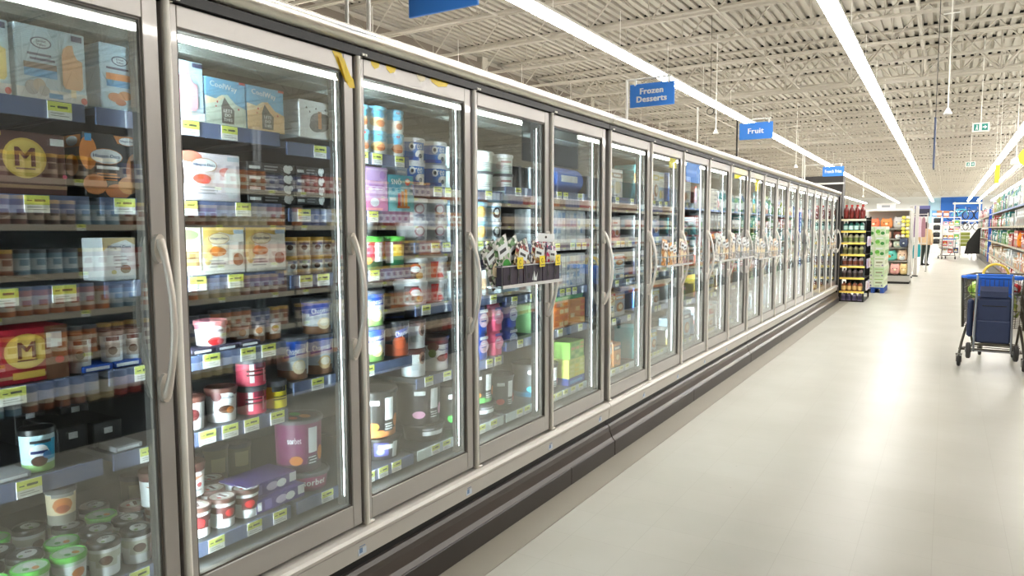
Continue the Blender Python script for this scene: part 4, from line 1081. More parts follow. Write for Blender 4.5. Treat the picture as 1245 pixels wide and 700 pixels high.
# -------- fourth door
for c, (y, r) in enumerate(((2.90, .09), (3.10, .105), (3.305, .078))):
    for l in (0, 1):
        h = .102
        tub('ice_cream_tub', 'mint white tub on the top shelf, fourth door, %s of %s stack' % (('lower', 'upper')[l], ORD[c+1]), y, BAY_C[0]+.001+l*.1025, r, h, [(0.1, K(190, 216, 206)), (1.0, K(208, 230, 224) if c < 2 else K(228, 230, 228))], LIDGR if l == 0 else LIDW,
            [R(-r*.2, h*.1, r*.5, h*.84, K(226, 238, 232)), R(r*.55, h*.1, r*.62, h*.84, WH), E(-r*.6, h*.4, r*.3, h*.2, K(226, 206, 206))] + ([R(-r*.5, h*.56, r*.4, h*.66, K(170, 110, 110))] if c == 2 else []) + textlines(-r*.3, r*.4, h*.4, 3, GREY, .003, .009), taper=.93)
for c, y in enumerate((2.86, 3.05, 3.19)):
    for l in (0, 1):
        r, h = (.075, .1) if c < 2 else (.055, .098)
        tub('ice_cream_tub', 'white tub with %s, %s one on the second shelf of the fourth door' % (('orange ball', 'yellow ball', 'black emblem')[c], ('lower', 'upper')[l]), y, BAY_C[1]+.001+l*.1005, r, h, [(0.25, K(206, 222, 232)), (0.8, WH), (1, K(150, 190, 220))], LIDBL if c < 2 else LIDW,
            [E(0, h*.46, r*.5, h*.3, (ORG, K(226, 180, 90), BLK)[c]), E(0, h*.5, r*.3, h*.16, (K(236, 180, 110), K(240, 210, 140), WH)[c]), R(r*.5, h*.1, r*.9, h*.2, SKY)], taper=.93)
for c, y in enumerate((2.90, 3.06, 3.22, 3.37)):
    r, h = .07, .13
    tub('ice_cream_tub', 'pale tub behind the wire rack, fourth door', y, BAY_C[2]+.001, r, h, [(0.5, K(206, 222, 230)), (1, K(226, 232, 236))], LIDW, [E(0, .06, .03, .03, (K(150, 190, 220), K(226, 190, 150), K(190, 216, 200), K(220, 200, 200))[c])], taper=.93)
zb = BAY_C[3] + .001
for c, (y, col, col2, nm) in enumerate(((2.90, DKB, K(226, 120, 140), 'royal blue bag with pink berries'), (3.03, DKB, K(226, 196, 206), 'royal blue bag with pale oval'), (3.175, PINK, K(240, 170, 196), 'pink fruit bag'), (3.325, K(40, 60, 150), K(190, 206, 236), 'dark blue berry bag'))):
    for l in (0, 1):
        w, h = .125, .13 if l == 0 else .14
        z = zb + l*.131
        mb = MB()
        n = 8
        prof = [(-.028, 0), (-.034, h*.3), (-.030, h*.7), (-.006, h*.97), (0.0, h)]
        vs = []; fs = []
        for s in (-1, 1):
            for xo, zz in prof:
                d = .034 + xo
                for i in range(n+1):
                    u = -1 + 2*i/n
                    bul = (1 - u**4)
                    vs.append((-.036 + s*(.034 - (0 if zz < h*.9 else .031))*bul, u*w/2*(1 - .06*abs(zz/h-.5)), zz))
        m5 = len(prof)
        for s in range(2):
            for a in range(m5-1):
                for i in range(n):
                    b = s*m5*(n+1) + a*(n+1) + i
                    fs.append((b, b+1, b+n+2, b+n+1))
        mb.add(vs, fs, col, True)
        o = mb.build('frozen_fruit_bag', None, (-2.02, y, z))
        p = MB(); lay(p, [E(0, h*.5, w*.34, h*.26, col2), R(-w*.3, h*.78, w*.3, h*.9, WH if c != 2 else PUR), R(-w*.2, h*.6, w*.1, h*.64, WH), R(-w*.2, h*.46, w*.16, h*.5, col)], lambda u, v, k: (0.001 + EPS*k, u, v)); p.build('printed_face', o)
        tag(o, '%s, %s of two, fourth shelf, fourth door' % (nm, ('lower', 'upper')[l]), 'bag')
pail(2.90, -2.14, B, .1, .22, BLK, BLK, 'black ice cream pail by the hinge of the fourth door', GREEN)
pail(3.11, -2.14, B+.085, .106, .18, BLK, K(90, 180, 90), 'black pail with green and orange fruit in the fourth door', ORG)
tub('ice_cream_pail', 'low dark pail under the green and orange one', 3.11, B, .1, .083, [(1, K(40, 40, 44))], LIDB, [R(-.06, .03, .06, .05, WH), R(-.04, .055, .04, .064, GREY)], n=22)
pail(3.335, -2.13, B, .09, .19, K(36, 34, 36), BLK, 'black pail with a red spoon picture in the fourth door', RED)
pail(3.22, -2.34, B, .1, .22, K(50, 46, 46), K(50, 46, 46), 'dark pail with an orange spot in the back row of the fourth door', ORG)
pail(3.43, -2.36, B, .095, .2, K(50, 48, 50), K(40, 40, 40), 'dark pail in the back corner of the fourth door', K(220, 130, 80))
# -------- fifth door
zb = BAY_D[0] + .001
mb = MB(); mb.lathe([(0, -.2), (.07, -.2), (.078, -.185), (.078, .185), (.07, .2), (0, .2)], K(60, 110, 200), 20, axis='y'); o = mb.build('wrapped_roll', None, (-2.10, 4.02, zb+.08))
mb = MB(); mb.box(.0755, -.12, -.015, .0795, .1, .025, WH, .004); mb.build('printed_face', o); tag(o, 'large blue wrapped pack with white panel on the top shelf of the fifth door', 'pack')
for i, y in enumerate((3.62, 3.72)):
    tub('ice_cream_tub', 'pale round tub by the hinge of the fifth door', y, zb, .045, .13, [(1, K(206, 222, 230))], LIDW, [R(-.02, .03, .03, .1, WH)])
def mesh_box(y0, y1, z, h, base, cols, lab, x=-2.02):
    w = y1-y0
    pr = []
    rr = random.Random(int(y0*1000 + z*100))
    for a in range(4):
        for b in range(3):
            pr.append(R(w*(.05+.31*b), h*(.06+.235*a), w*(.05+.31*b+.25), h*(.06+.235*a+.16), rr.choice(cols)))
    return carton('frozen_food_box', lab, y0, y1, z, h, .14, base, pr, x=x)
for s, (z, h) in enumerate(((BAY_D[1]+.001, .2), (BAY_D[2]+.001, .21))):
    for i, (y0, y1) in enumerate(((3.57, 3.76), (3.78, 3.95), (3.96, 4.10), (4.11, 4.235))):
        mesh_box(y0, y1, z, h, K(220, 228, 234), [K(170, 196, 226), K(236, 240, 244), K(196, 200, 214), K(140, 170, 210), K(228, 226, 222)], 'white and blue food box, %s shelf of the fifth door' % ORD[s+2])
for i, (y0, y1, col, nm) in enumerate(((3.58, 3.78, K(150, 200, 140), 'pale green'), (3.80, 4.0, ORG, 'orange'), (4.01, 4.235, K(220, 150, 66), 'golden orange'))):
    mesh_box(y0, y1, BAY_D[3]+.001, .165, col, [K(236, 200, 120), K(210, 110, 50), K(240, 220, 170), col], '%s frozen food box on the fourth shelf of the fifth door' % nm)
carton('frozen_food_box', 'flat green box lying on the orange boxes of the fifth door', 3.83, 4.2, BAY_D[3]+.167, .055, .15, GREEN, [R(.02, .01, .2, .04, K(130, 200, 130)), R(.22, .01, .36, .04, K(40, 130, 60))])
pail(3.69, -2.14, B, .1, .2, K(44, 44, 48), K(30, 90, 120), 'dark pail with a teal band by the hinge of the fifth door', TEAL)
pail(3.87, -2.13, B, .09, .17, K(46, 44, 48), K(36, 34, 36), 'dark pail with pale panel beside the lime bags of the fifth door', PINK)
carton('frozen_food_box', 'blue flat box under the lime bags of the fifth door', 4.0, 4.235, B, .045, .16, DKB, [R(.02, .01, .2, .03, SKY)])
mesh_box(4.0, 4.235, B+.046, .12, K(222, 228, 110), [K(238, 240, 150), K(190, 214, 90), YEL], 'yellow frozen fruit box, lower of the lime stack in the fifth door')
mesh_box(4.02, 4.22, B+.167, .11, K(150, 210, 90), [K(190, 230, 120), K(110, 190, 70), K(226, 180, 110)], 'lime green frozen fruit box, upper of the lime stack in the fifth door')
# ================================================================ STOCK OF DOORS SIX TO TWENTY
CN = {'white': (228, 232, 234), 'teal': (70, 170, 176), 'blue': (70, 120, 200), 'pale blue': (176, 208, 232), 'green': (110, 180, 96), 'yellow green': (200, 212, 110),
      'cream': (232, 220, 180), 'orange': (224, 150, 84), 'red': (206, 72, 62), 'pink': (224, 170, 180), 'tan': (196, 160, 116), 'grey': (176, 178, 182), 'violet': (150, 130, 180), 'brown': (120, 86, 64), 'yellow': (232, 210, 80), 'navy': (52, 62, 110)}
PROTO = {}
def generic(cname, w, h, var):
    key = (cname, w, h, var)
    if key in PROTO: return PROTO[key], False
    base = K(*CN[cname])
    rr = random.Random(hash((w, h, var)) & 255)
    acc = rr.choice([x for x in ('teal', 'blue', 'orange', 'red', 'green', 'brown', 'navy', 'yellow') if x != cname])
    A = K(*CN[acc])
    if var == 0:
        pr = [R(0, h*.7, w, h*.88, A), R(w*.15, h*.74, w*.8, h*.83, WH), E(w*.5, h*.36, w*.34, h*.22, CARA if acc != 'brown' else CREAM), E(w*.56, h*.38, w*.2, h*.12, CREAM), R(w*.08, h*.04, w*.5, h*.1, GREY)]
    elif var == 1:
        pr = [P([(0, 0), (w, 0), (w, h*.3), (0, h*.48)], A), E(w*.45, h*.76, w*.36, h*.14, WH), R(w*.22, h*.72, w*.68, h*.79, A), E(w*.62, h*.34, w*.24, h*.16, WH), E(w*.62, h*.34, w*.18, h*.11, CARA)]
    else:
        pr = [R(w*.06, h*.5, w*.94, h*.94, WH), R(w*.14, h*.78, w*.86, h*.86, A), E(w*.34, h*.24, w*.2, h*.16, A), E(w*.7, h*.26, w*.18, h*.15, CREAM)] + textlines(w*.16, w*.8, h*.68, 3, GREY, h*.02, h*.06)
    o = carton_proto('frozen_food_box', w, h, .16, base, pr)
    PROTO[key] = o
    return o, True
PAL = {6: [['yellow green', 'yellow green', 'white'], ['white', 'pink', 'white'], ['white', 'violet', 'pale blue'], ['tan', 'cream', 'grey'], ['cream', 'orange', 'pale blue']],
       7: [['teal', 'white', 'pale blue'], ['white', 'pale blue'], ['white', 'grey', 'pale blue'], ['white', 'white', 'blue'], ['pale blue', 'teal', 'white']],
       8: [['white', 'blue'], ['pale blue', 'teal'], ['teal', 'white', 'grey'], ['white', 'green'], ['green', 'white', 'pale blue']],
       9: [['white', 'red', 'teal'], ['teal', 'white'], ['cream', 'orange', 'white'], ['yellow', 'white', 'pink'], ['white', 'pale blue', 'white']],
       10: [['white', 'grey'], ['white', 'teal'], ['white', 'tan'], ['pink', 'red', 'tan'], ['white', 'white', 'pale blue']],
       11: [['red', 'white'], ['cream', 'yellow green', 'grey'], ['white', 'tan'], ['tan', 'pink'], ['white', 'cream']],
       12: [['teal', 'teal', 'white'], ['green', 'teal'], ['tan', 'white'], ['tan', 'cream'], ['pale blue', 'white']],
       13: [['yellow green', 'teal'], ['white', 'navy'], ['white', 'grey'], ['cream', 'tan'], ['white', 'pale blue']],
       14: [['white', 'yellow green', 'pink'], ['teal', 'green'], ['teal', 'white'], ['green', 'white'], ['white', 'green']],
       15: [['tan', 'teal'], ['green', 'teal'], ['teal', 'white'], ['green', 'teal'], ['white', 'cream']],
       16: [['pale blue', 'white'], ['blue', 'white'], ['white', 'teal'], ['teal', 'white'], ['white', 'pale blue']],
       17: [['white', 'pale blue'], ['blue', 'navy'], ['blue', 'pale blue'], ['blue', 'white'], ['white', 'pale blue']],
       18: [['white', 'pale blue'], ['blue', 'white'], ['white', 'blue'], ['pale blue', 'blue'], ['white', 'grey']],
       19: [['white', 'cream'], ['white', 'tan'], ['white', 'cream'], ['white', 'tan'], ['white', 'cream']],
       20: [['white', 'cream'], ['white', 'tan'], ['white', 'cream'], ['white', 'tan'], ['white', 'cream']]}
rs = random.Random(5)
door = 6
for ci in (1, 2, 3):
    y00 = CASES[ci].location.y
    for bi, (a, b, zs) in enumerate(BAYS[ci]):
        a2 = a + 0.055; b2 = min(b, CASE_L - .02) - 0.03
        for si, z in enumerate(list(zs) + [BOT]):
            above = ([2.06] + list(zs))[si]
            room = above - z - 0.05
            y = a2
            pal = PAL[door][si]
            k = rs.randrange(3)
            while True:
                w = rs.choice((.135, .16, .19, .22))
                if y + w > b2: break
                cname = pal[k % len(pal)]
                if rs.random() < .45: k += 1
                hmax = min(room, .25)
                h = rs.choice([q for q in (.09, .13, .17, .2, .24) if q <= hmax] or [.09])
                layers = 2 if h*2 + .002 < room and rs.random() < .7 else 1
                for l in range(layers):
                    o, new = generic(cname, w, h, rs.randrange(3))
                    c = o if new else copy_tree(o)
                    c.location = (-2.02 - rs.uniform(0, .02), y00 + y + w/2, z + .001 + l*(h+.0006))
                    c.rotation_euler = (0, 0, 0)
                    c['order'] = 'from left'
                    tag(c, '%s food box, %s, %s freezer door' % (cname, ('top shelf', 'second shelf', 'third shelf', 'fourth shelf', 'bottom deck')[si], ORD[door]), 'box', None, (y, l))
                y += w + rs.uniform(.002, .012)
                if rs.random() < .12: y += .05
        door += 1

# ================================================================ WIRE RACKS HUNG ON THE DOORS
WIRE = mat('rack_wire', (150, 150, 152), 0.35, 0.6, noise=0.04); ACR = mat('rack_shelf_edge', (214, 214, 212), 0.3)
BIN = mat('rack_bin_plum', (58, 50, 66), 0.5, noise=0.1); YTAG = mat('rack_tag_yellow', (244, 222, 60), 0.45)
BAGW = busy('pouch_print_a', [(206, 206, 200), (90, 84, 80), (226, 224, 220), (150, 170, 140), (60, 56, 56)], 60)
BAGG = busy('pouch_print_b', [(216, 220, 214), (120, 160, 110), (236, 236, 232), (70, 110, 70), (190, 190, 186)], 55)
BAGR = busy('pouch_print_c', [(220, 214, 206), (150, 60, 56), (60, 40, 40), (236, 230, 224), (200, 170, 120)], 60)
BAGP = busy('pouch_print_d', [(200, 190, 206), (90, 80, 110), (236, 232, 236), (220, 60, 110), (240, 240, 240)], 60)
def hang_rack(y0, y1, z0, h, label):
    o = empty('door_rack', (XD + .012, (y0+y1)/2, z0))
    w = y1-y0
    mb = MB()
    for z in (0, h): mb.tube([(0.0, -w/2, z), (.085, -w/2, z), (.085, w/2, z), (0, w/2, z), (0, -w/2, z)], .0035, WIRE, 5, False)
    for i in range(9):
        u = -w/2 + w*i/8
        mb.tube([(0, u, h), (0, u, 0), (.085, u, 0), (.085, u, h)], .002, WIRE, 4, False)
    mb.build('wire_frame', o)
    mb = MB(); mb.box(.089, -w/2, -.006, .092, w/2, .01, ACR); mb.build('front_edge', o)
    tag(o, label, 'rack')
    return o
def pouch(y, x, z, w, h, tilt, m, lab, header=None, hook=False):
    """flat printed pouch leaning in a rack bin"""
    mb = MB(); n = 6
    vs = []; fs = []
    for s in (-1, 1):
        for a in range(5):
            v = a/4
            for i in range(n+1):
                u = -1 + 2*i/n
                vs.append((s*.010*(1-u**4)*(math.sin(math.pi*min(.98, v*.9+.08)))**.6, u*w/2, v*h))
    for s in range(2):
        for a in range(4):
            for i in range(n):
                b = s*5*(n+1) + a*(n+1) + i
                fs.append((b, b+1, b+n+2, b+n+1))
    mb.add(vs, fs, m, True)
    o = mb.build('snack_pouch', None, (x, y, z), (tilt, 0, 0))
    p = MB(); f = lambda u, v, k: (.0115 + EPS*k, u, v)
    lay(p, [R(-w*.36, h*.62, w*.36, h*.86, WH), R(-w*.26, h*.7, w*.2, h*.77, DGREY), E(0, h*.38, w*.3, h*.16, header or CREAM)], f); p.build('printed_face', o)
    tag(o, lab, 'pouch')
    return o
rk = hang_rack(2.865, 3.475, 1.225, .10, 'wire rack of snack pouches hung on the fourth freezer door')
for i, (a, b) in enumerate(((-.29, -.105), (-.095, .095), (.105, .29))):
    mb = MB()
    mb.box(.006, a, .005, .010, b, .13, BIN); mb.box(.078, a, .005, .082, b, .105, BIN); mb.box(.010, a, .005, .078, b, .009, BIN)
    mb.box(.010, a, .009, .078, a+.003, .105, BIN); mb.box(.010, b-.003, .009, .078, b, .105, BIN)
    bn = mb.build('bin', rk)
    mb = MB(); yy = (b-.045, b-.02, b-.04)[i]
    mb.box(.0935, yy-.028, .085, .0945, yy+.028, .142, YTAG); lay(mb, [E(yy, .118, .013, .013, K(170, 150, 40), 10), E(yy+.003, .118, .008, .008, YTAG, 10), R(yy-.02, .092, yy+.02, .097, K(120, 110, 50))], lambda u, v, k: (.095+EPS*k, u, v)); mb.build('price_tag', bn)
    p = MB(); lay(p, [E(a+.05, .045, .012, .015, BLK), E(a+.14, .05, .012, .015, BLK)] + ([P([(a+.08, .02), (a+.1, .07), (a+.12, .03), (a+.14, .06), (a+.13, .015)], WH)] if i == 1 else []), lambda u, v, k: (.0826+EPS*k, u, v)); p.build('bin_print', bn)
yc = 3.17
for i, (dy, x, w, h, t, m, nm) in enumerate(((-.25, .03, .13, .22, .5, BAGW, 'silver grey'), (-.19, .045, .13, .24, .35, BAGG, 'green leaf'), (-.13, .06, .12, .20, -.3, BAGR, 'red and black'),
        (-.045, .03, .13, .24, .45, BAGG, 'green and cream'), (.0, .045, .12, .22, .3, BAGW, 'grey checked'), (.05, .06, .12, .20, -.2, BAGR, 'brown topped'), (.165, .03, .12, .19, .12, BAGP, 'violet'), (.235, .05, .10, .18, -.1, BAGP, 'magenta dotted'))):
    pouch(yc+dy, XD+.014+x, 1.236, w, h, t, m, '%s snack pouch leaning in the rack on the fourth freezer door' % nm, (CREAM, GREEN, RED, YEL, CREAM, ORG, WH, PINK)[i])
mb = MB(); n = 12
mb.prism([(3.29, 1.44), (3.45, 1.435), (3.475, 1.45), (3.47, 1.478), (3.3, 1.485), (3.275, 1.465)], 'x', XD+.05, XD+.056, WH); o = mb.build('header_card')
p = MB(); lay(p, [E(3.375, 1.462, .012, .007, BLK, 10)], lambda u, v, k: (XD+.0565, u, v)); p.build('hang_hole', o)
mb = MB(); mb.prism([(3.30, 1.24), (3.44, 1.24), (3.45, 1.44), (3.29, 1.44)], 'x', XD+.044, XD+.0495, BAGP); mb.build('pouch', o)
tag(o, 'white header card of a hanging pouch at the far end of the door rack', 'pouch')
# simpler racks farther on
def far_rack(y0, y1, z0, cols, h, door_word, what):
    hang_rack(y0, y1, z0, .07, 'wire rack of %s hung on the %s freezer door' % (what, door_word))
    n = len(cols); w = (y1-y0-.02)/n
    for i, c in enumerate(cols):
        pouch(y0 + .01 + w*(i+.5), XD + .05 + .012*(i % 2), z0+.004, w*.92, h*(1 - .12*(i % 3)), (-.12, .06, .14)[i % 3], busy('pouch_far_%d_%d_%d' % c, [c, tuple(min(255, int(q*1.12)) for q in c), tuple(int(q*.7) for q in c), (232, 226, 218)], 50), 'snack pouch, %s, in the rack on the %s freezer door' % (('front one', 'second one', 'third one', 'fourth one', 'fifth one', 'sixth one')[i], door_word))
far_rack(5.20, 5.84, 1.22, [(206, 150, 90), (214, 160, 96), (226, 196, 170), (232, 206, 180), (196, 160, 160)], .2, 'seventh', 'tan and peach pouches')
far_rack(6.68, 7.36, 1.20, [(226, 228, 224), (216, 220, 214), (190, 140, 90), (222, 210, 196)], .26, 'ninth', 'large white pouches')
far_rack(7.44, 8.06, 1.20, [(190, 194, 198), (206, 208, 210), (176, 176, 180)], .24, 'tenth', 'grey pouches')
far_rack(8.30, 8.86, 1.16, [(228, 226, 220), (226, 210, 186), (230, 222, 210)], .26, 'eleventh', 'white pouches')
far_rack(9.04, 9.64, 1.16, [(226, 222, 216), (220, 190, 160), (226, 214, 196)], .25, 'twelfth', 'white and tan pouches')
far_rack(14.35, 15.05, 1.12, [(214, 200, 170), (190, 150, 110), (220, 214, 200), (206, 190, 160)], .22, 'nineteenth', 'beige pouches')
mb = MB(); mb.lathe([(0, 0), (.11, 0), (.115, .008), (.11, .018), (0, .018)], WHITE, 20, axis='x'); o = mb.build('round_sign', None, (XD+.03, 12.05, 1.30))
p = MB(); lay(p, [P([(-.10, .02), (-.06, .08), (-.02, -.02), (-.05, -.08)], BLK), P([(.02, .09), (.05, .08), (.03, -.09), (.0, -.08)], BLK)], lambda u, v, k: (.0185, u, v)); p.build('stripes', o)
mb = MB(); mb.tube([(-.026, 0, -.02), (.005, 0, -.02)], .012, DARKM, 6); mb.build('suction_mount', o)
tag(o, 'round white sign with black stripes stuck on a far freezer door', 'sign')
# ================================================================ SHELVES FACING THE FREEZERS
GX = 1.27
GBLK = mat('gondola_base_black', (22, 22, 23), 0.4, noise=0.08); GBACK = mat('gondola_back', (70, 64, 58), 0.6, noise=0.08); GSH = mat('gondola_shelf', (150, 142, 130), 0.5, noise=0.05)
GRAIL = mat('gondola_rail_tan', (170, 160, 144), 0.4, noise=0.05); GRB = mat('gondola_rail_blue', (90, 130, 200), 0.35, noise=0.04); GUP = mat('upright_grey', (140, 142, 146), 0.4, 0.4)
GBLUE = mat('upright_blue', (40, 84, 190), 0.4, noise=0.05)
def gondola(y0, y1, zs, top, label, rail=GRAIL, bx=GX):
    o = empty('gondola_shelving', (bx, y0, 0)); L = y1-y0-.01
    mb = MB(); mb.box(.02, 0, 0, 1.06, L, .26, GBLK); mb.box(0, 0, .26, 1.08, L, .30, GBLK); mb.build('base', o)
    mb = MB(); mb.box(.52, 0, .30, .56, L, top, GBACK); mb.build('back_panel', o)
    n = max(1, round(L/1.22))
    for i in range(n+1):
        yy = min(L-.02, max(.02, L*i/n)); mb = MB(); mb.box(.50, yy-.02, .30, .58, yy+.02, top+.02, GUP); mb.build('upright', o)
    for z in zs:
        mb = MB(); mb.box(.04, .01, z-.025, .5, L-.01, z, GSH); s = mb.build('shelf', o)
        mb = MB(); mb.box(.03, .01, z-.04, .04, L-.01, z+.002, rail if z > 1.9 or bx > 1.3 else GRAIL); r = mb.build('price_rail', s)
        yy = .12
        while yy < L-.1:
            mb = None; t = link('price_tag', TAG_ME, s, (.0285, yy, z-.041), (0, 0, math.pi)); yy += .55
    tag(o, label, 'shelving'); return o
NEAR_Z = [.65, .95, 1.22, 1.55, 1.86]
for i in range(4):
    gondola(.9 + i*3.66, .9 + (i+1)*3.66, NEAR_Z, 2.46, 'tall dark based shelving with jars across the aisle, %s bay from the camera' % ORD[i+1])
# jars and cartons opposite the freezers (seen in the door glass)
JC = [((150, 96, 70), (226, 214, 196)), ((186, 110, 60), (236, 226, 206)), ((120, 150, 170), (214, 224, 228)), ((120, 80, 64), (206, 190, 176)), ((96, 100, 140), (210, 206, 214)), ((170, 70, 60), (226, 200, 190)), ((96, 76, 66), (190, 170, 150)), ((206, 190, 150), (240, 236, 222))]
jp = []
for i, (c, l) in enumerate(JC):
    jp.append(tub_proto('sauce_jar', .048, .19 if i % 2 else .165, [(.2, K(*c)), (.72, K(*l)), (1, K(*c))], LIDGR if i % 3 else LIDGO, [R(-.03, .06, .03, .1, K(*c))], taper=.98, lid_h=.025, n=14))
used_j = [False]*len(jp)
stuffm = MB(); nj = 0
rs = random.Random(9)
for zi, z in enumerate([.301] + [q + .001 for q in NEAR_Z]):
    y = 1.6; k = rs.randrange(8); run = 0
    while y < 15.3:
        if run <= 0: k = rs.randrange(8); run = rs.randrange(2, 6)
        if abs(((y-.9) % 3.66) - 3.66) > .08 and ((y-.9) % 3.66) > .06:
            if nj < 290 and 1.9 < y < 8.2 and zi > 0:
                o = copy_tree(jp[k]) if used_j[k] else jp[k]; used_j[k] = True
                o.location = (GX+.10, y, z); o.rotation_euler = (0, 0, math.pi); o['order'] = 'along the shelf'; nj += 1
                tag(o, '%s jar, %s shelf across the aisle' % (('brown', 'amber', 'pale blue', 'dark brown', 'slate', 'brick red', 'umber', 'straw')[k], ('base', 'lowest', 'second', 'third', 'fourth', 'top')[zi]), 'jar', 'jars across the aisle')
            else:
                c, l = JC[k]; h = .18
                stuffm.lathe([(.048, 0), (.048, h*.25)], K(*c), 8, c=(GX+.10, y, z)); stuffm.lathe([(.048, h*.25), (.048, h*.75)], K(*l), 8, c=(GX+.10, y, z)); stuffm.lathe([(.048, h*.75), (.046, h), (0, h)], LIDGR, 8, c=(GX+.10, y, z))
        y += .102; run -= 1
for k in range(8):
    if not used_j[k]:
        jp[k].location = (GX+.10, 1.2 + .11*k, .96); tag(jp[k], 'jar on the lowest shelf across the aisle', 'jar', 'jars across the aisle')
o = stuffm.build('shelf_jars'); o['kind'] = 'stuff'; o['label'] = 'further rows of jars on the shelves across the aisle'; o['category'] = 'jars'
# far shelving in view on the aisle's other side
def bottle_proto(name, r, h, body, cap, label_m, n=12):
    mb = MB(); mb.lathe([(0, 0), (r*.92, 0), (r, h*.05), (r, h*.62), (r*.8, h*.74), (r*.36, h*.84), (r*.34, h*.9)], body, n, joined=True); o = mb.build(name)
    c = MB(); c.lathe([(r*.4, h*.88), (r*.4, h), (0, h)], cap, n); c.build('cap', o)
    l = MB(); l.lathe([(r*1.012, h*.16), (r*1.012, h*.56)], label_m, n); l.build('wrap_label', o); return o
VZ = [.62, 1.08, 1.55, 2.0]
SEC = [(15.6, 20.2), (20.2, 23.8), (23.8, 27.4), (27.4, 31.0), (31.6, 36.6), (36.6, 41.6), (41.6, 46.6)]
for i, (a, b) in enumerate(SEC):
    gondola(a, b, VZ, 2.46, 'tall shelving stocked with bright bottles and cartons, %s section past the shopping cart' % ORD[i+1], GRB if i < 4 else GRAIL, GX if i < 4 else 1.42)
mb = MB(); mb.box(-.03, -.05, 0, .06, .05, 2.2, GBLUE, .006); mb.box(-.05, -.07, 0, .08, .07, .06, GBLUE); o = mb.build('aisle_post', None, (1.33, 31.3, 0)); tag(o, 'bright blue upright post between two shelving sections', 'post')
PV = [['white', 'teal', 'green', 'teal', 'green', 'yellow green', 'blue', 'pink', 'navy', 'white', 'pink', 'red', 'pink', 'white'],
      ['grey', 'white', 'teal', 'green', 'red', 'green', 'teal', 'navy', 'white', 'red', 'green', 'grey'],
      ['red', 'red', 'green', 'teal', 'teal', 'blue', 'red', 'green', 'red', 'green', 'grey', 'red'],
      ['orange', 'white', 'tan', 'cream', 'tan', 'cream', 'teal', 'yellow green', 'pink', 'red', 'green'],
      ['white', 'red', 'pink', 'tan', 'cream', 'yellow', 'tan', 'blue', 'teal', 'red', 'green', 'pink']]
rs = random.Random(3)
bcache = {}
rows = [('top row', 2.001, 0), ('fourth shelf', 1.551, 1), ('third shelf', 1.081, 2), ('second shelf', .621, 3), ('base shelf', .301, 4)]
for si, (a, b) in enumerate(SEC):
    bx = GX if si < 4 else 1.42
    for rn, z, pi in rows:
        y = a + .12 if si else 16.9
        while y < b - .3:
            if pi == 2 and 18.1 < y + .2 < 18.95: y = 18.9; continue
            pal = PV[pi]; cname = pal[min(len(pal)-1, int((y-16.6)/30*len(pal)))] if rs.random() < .75 else rs.choice(pal)
            room = (.55 if pi == 0 else .40) if pi < 4 else .28
            if pi == 0 and y < 18.9: y = 18.92
            if cname in ('teal', 'green', 'yellow green', 'blue') and pi < 3 and rs.random() < .7:
                h = rs.choice((.3, .38)) if pi else rs.choice((.34, .46, .55)); r = .065
                key = (cname, h)
                if key not in bcache: bcache[key] = o = bottle_proto('cleaner_bottle', r, h, mat('bottle_'+cname, tuple(int(q*.72) for q in CN[cname]), .3, noise=.05, coat=.3), LIDW, K(214, 226, 226)); 
                else: o = copy_tree(bcache[key])
                o.location = (bx + .13, y + .07, z); o['order'] = 'from the front'
                tag(o, 'tall %s bottle, %s of the %s shelving section' % (cname, rn, ORD[si+1]), 'bottle')
                y += rs.choice((.16, .18, .2))
            else:
                w = rs.choice((.24, .3, .36)); h = min(room, rs.choice((.22, .28, .36)))
                key = ('box', cname, w, h)
                if key not in bcache:
                    o = carton_proto('stocked_carton', w, h, .34, K(*(int(q*.8) for q in CN[cname])), [R(w*.1, h*.5, w*.9, h*.85, WH), R(w*.2, h*.6, w*.7, h*.7, K(*CN[cname])), E(w*.5, h*.26, w*.25, h*.16, K(*rs.choice(list(CN.values()))))], side=[R(.04, h*.55, .3, h*.88, WH), R(.08, h*.65, .24, h*.74, K(*rs.choice(list(CN.values())))), R(.05, h*.1, .29, h*.42, K(*rs.choice(list(CN.values()))))])
                    sp = MB(); lay(sp, [R(.04, h*.55, .3, h*.88, WH), R(.08, h*.65, .24, h*.74, K(*rs.choice(list(CN.values())))), R(.05, h*.1, .29, h*.42, K(*rs.choice(list(CN.values()))))], lambda u, v, k: (u-.34, w/2 + EPS*(k+1), v)); sp.build('printed_end', o)
                    bcache[key] = o
                else: o = copy_tree(bcache[key])
                o.location = (bx + .05, y + w/2, z); o.rotation_euler = (0, 0, math.pi); o['order'] = 'from the front'
                tag(o, '%s carton on the %s of the %s shelving section' % (cname, rn, ORD[si+1]), 'box')
                y += w + .02
for i in range(5):
    carton('paper_box', 'flat white box stacked on top of the shelving, %s from the bottom' % ORD[i+1], 18.05, 18.75, 2.001+.108*i, .105, .4, K(216, 216, 210), [R(.05, .03, .3, .075, GREY), R(.4, .04, .6, .05, GREY)], x=GX+.05, rot=math.pi, side=[R(.04, .03, .2, .07, GREY)])
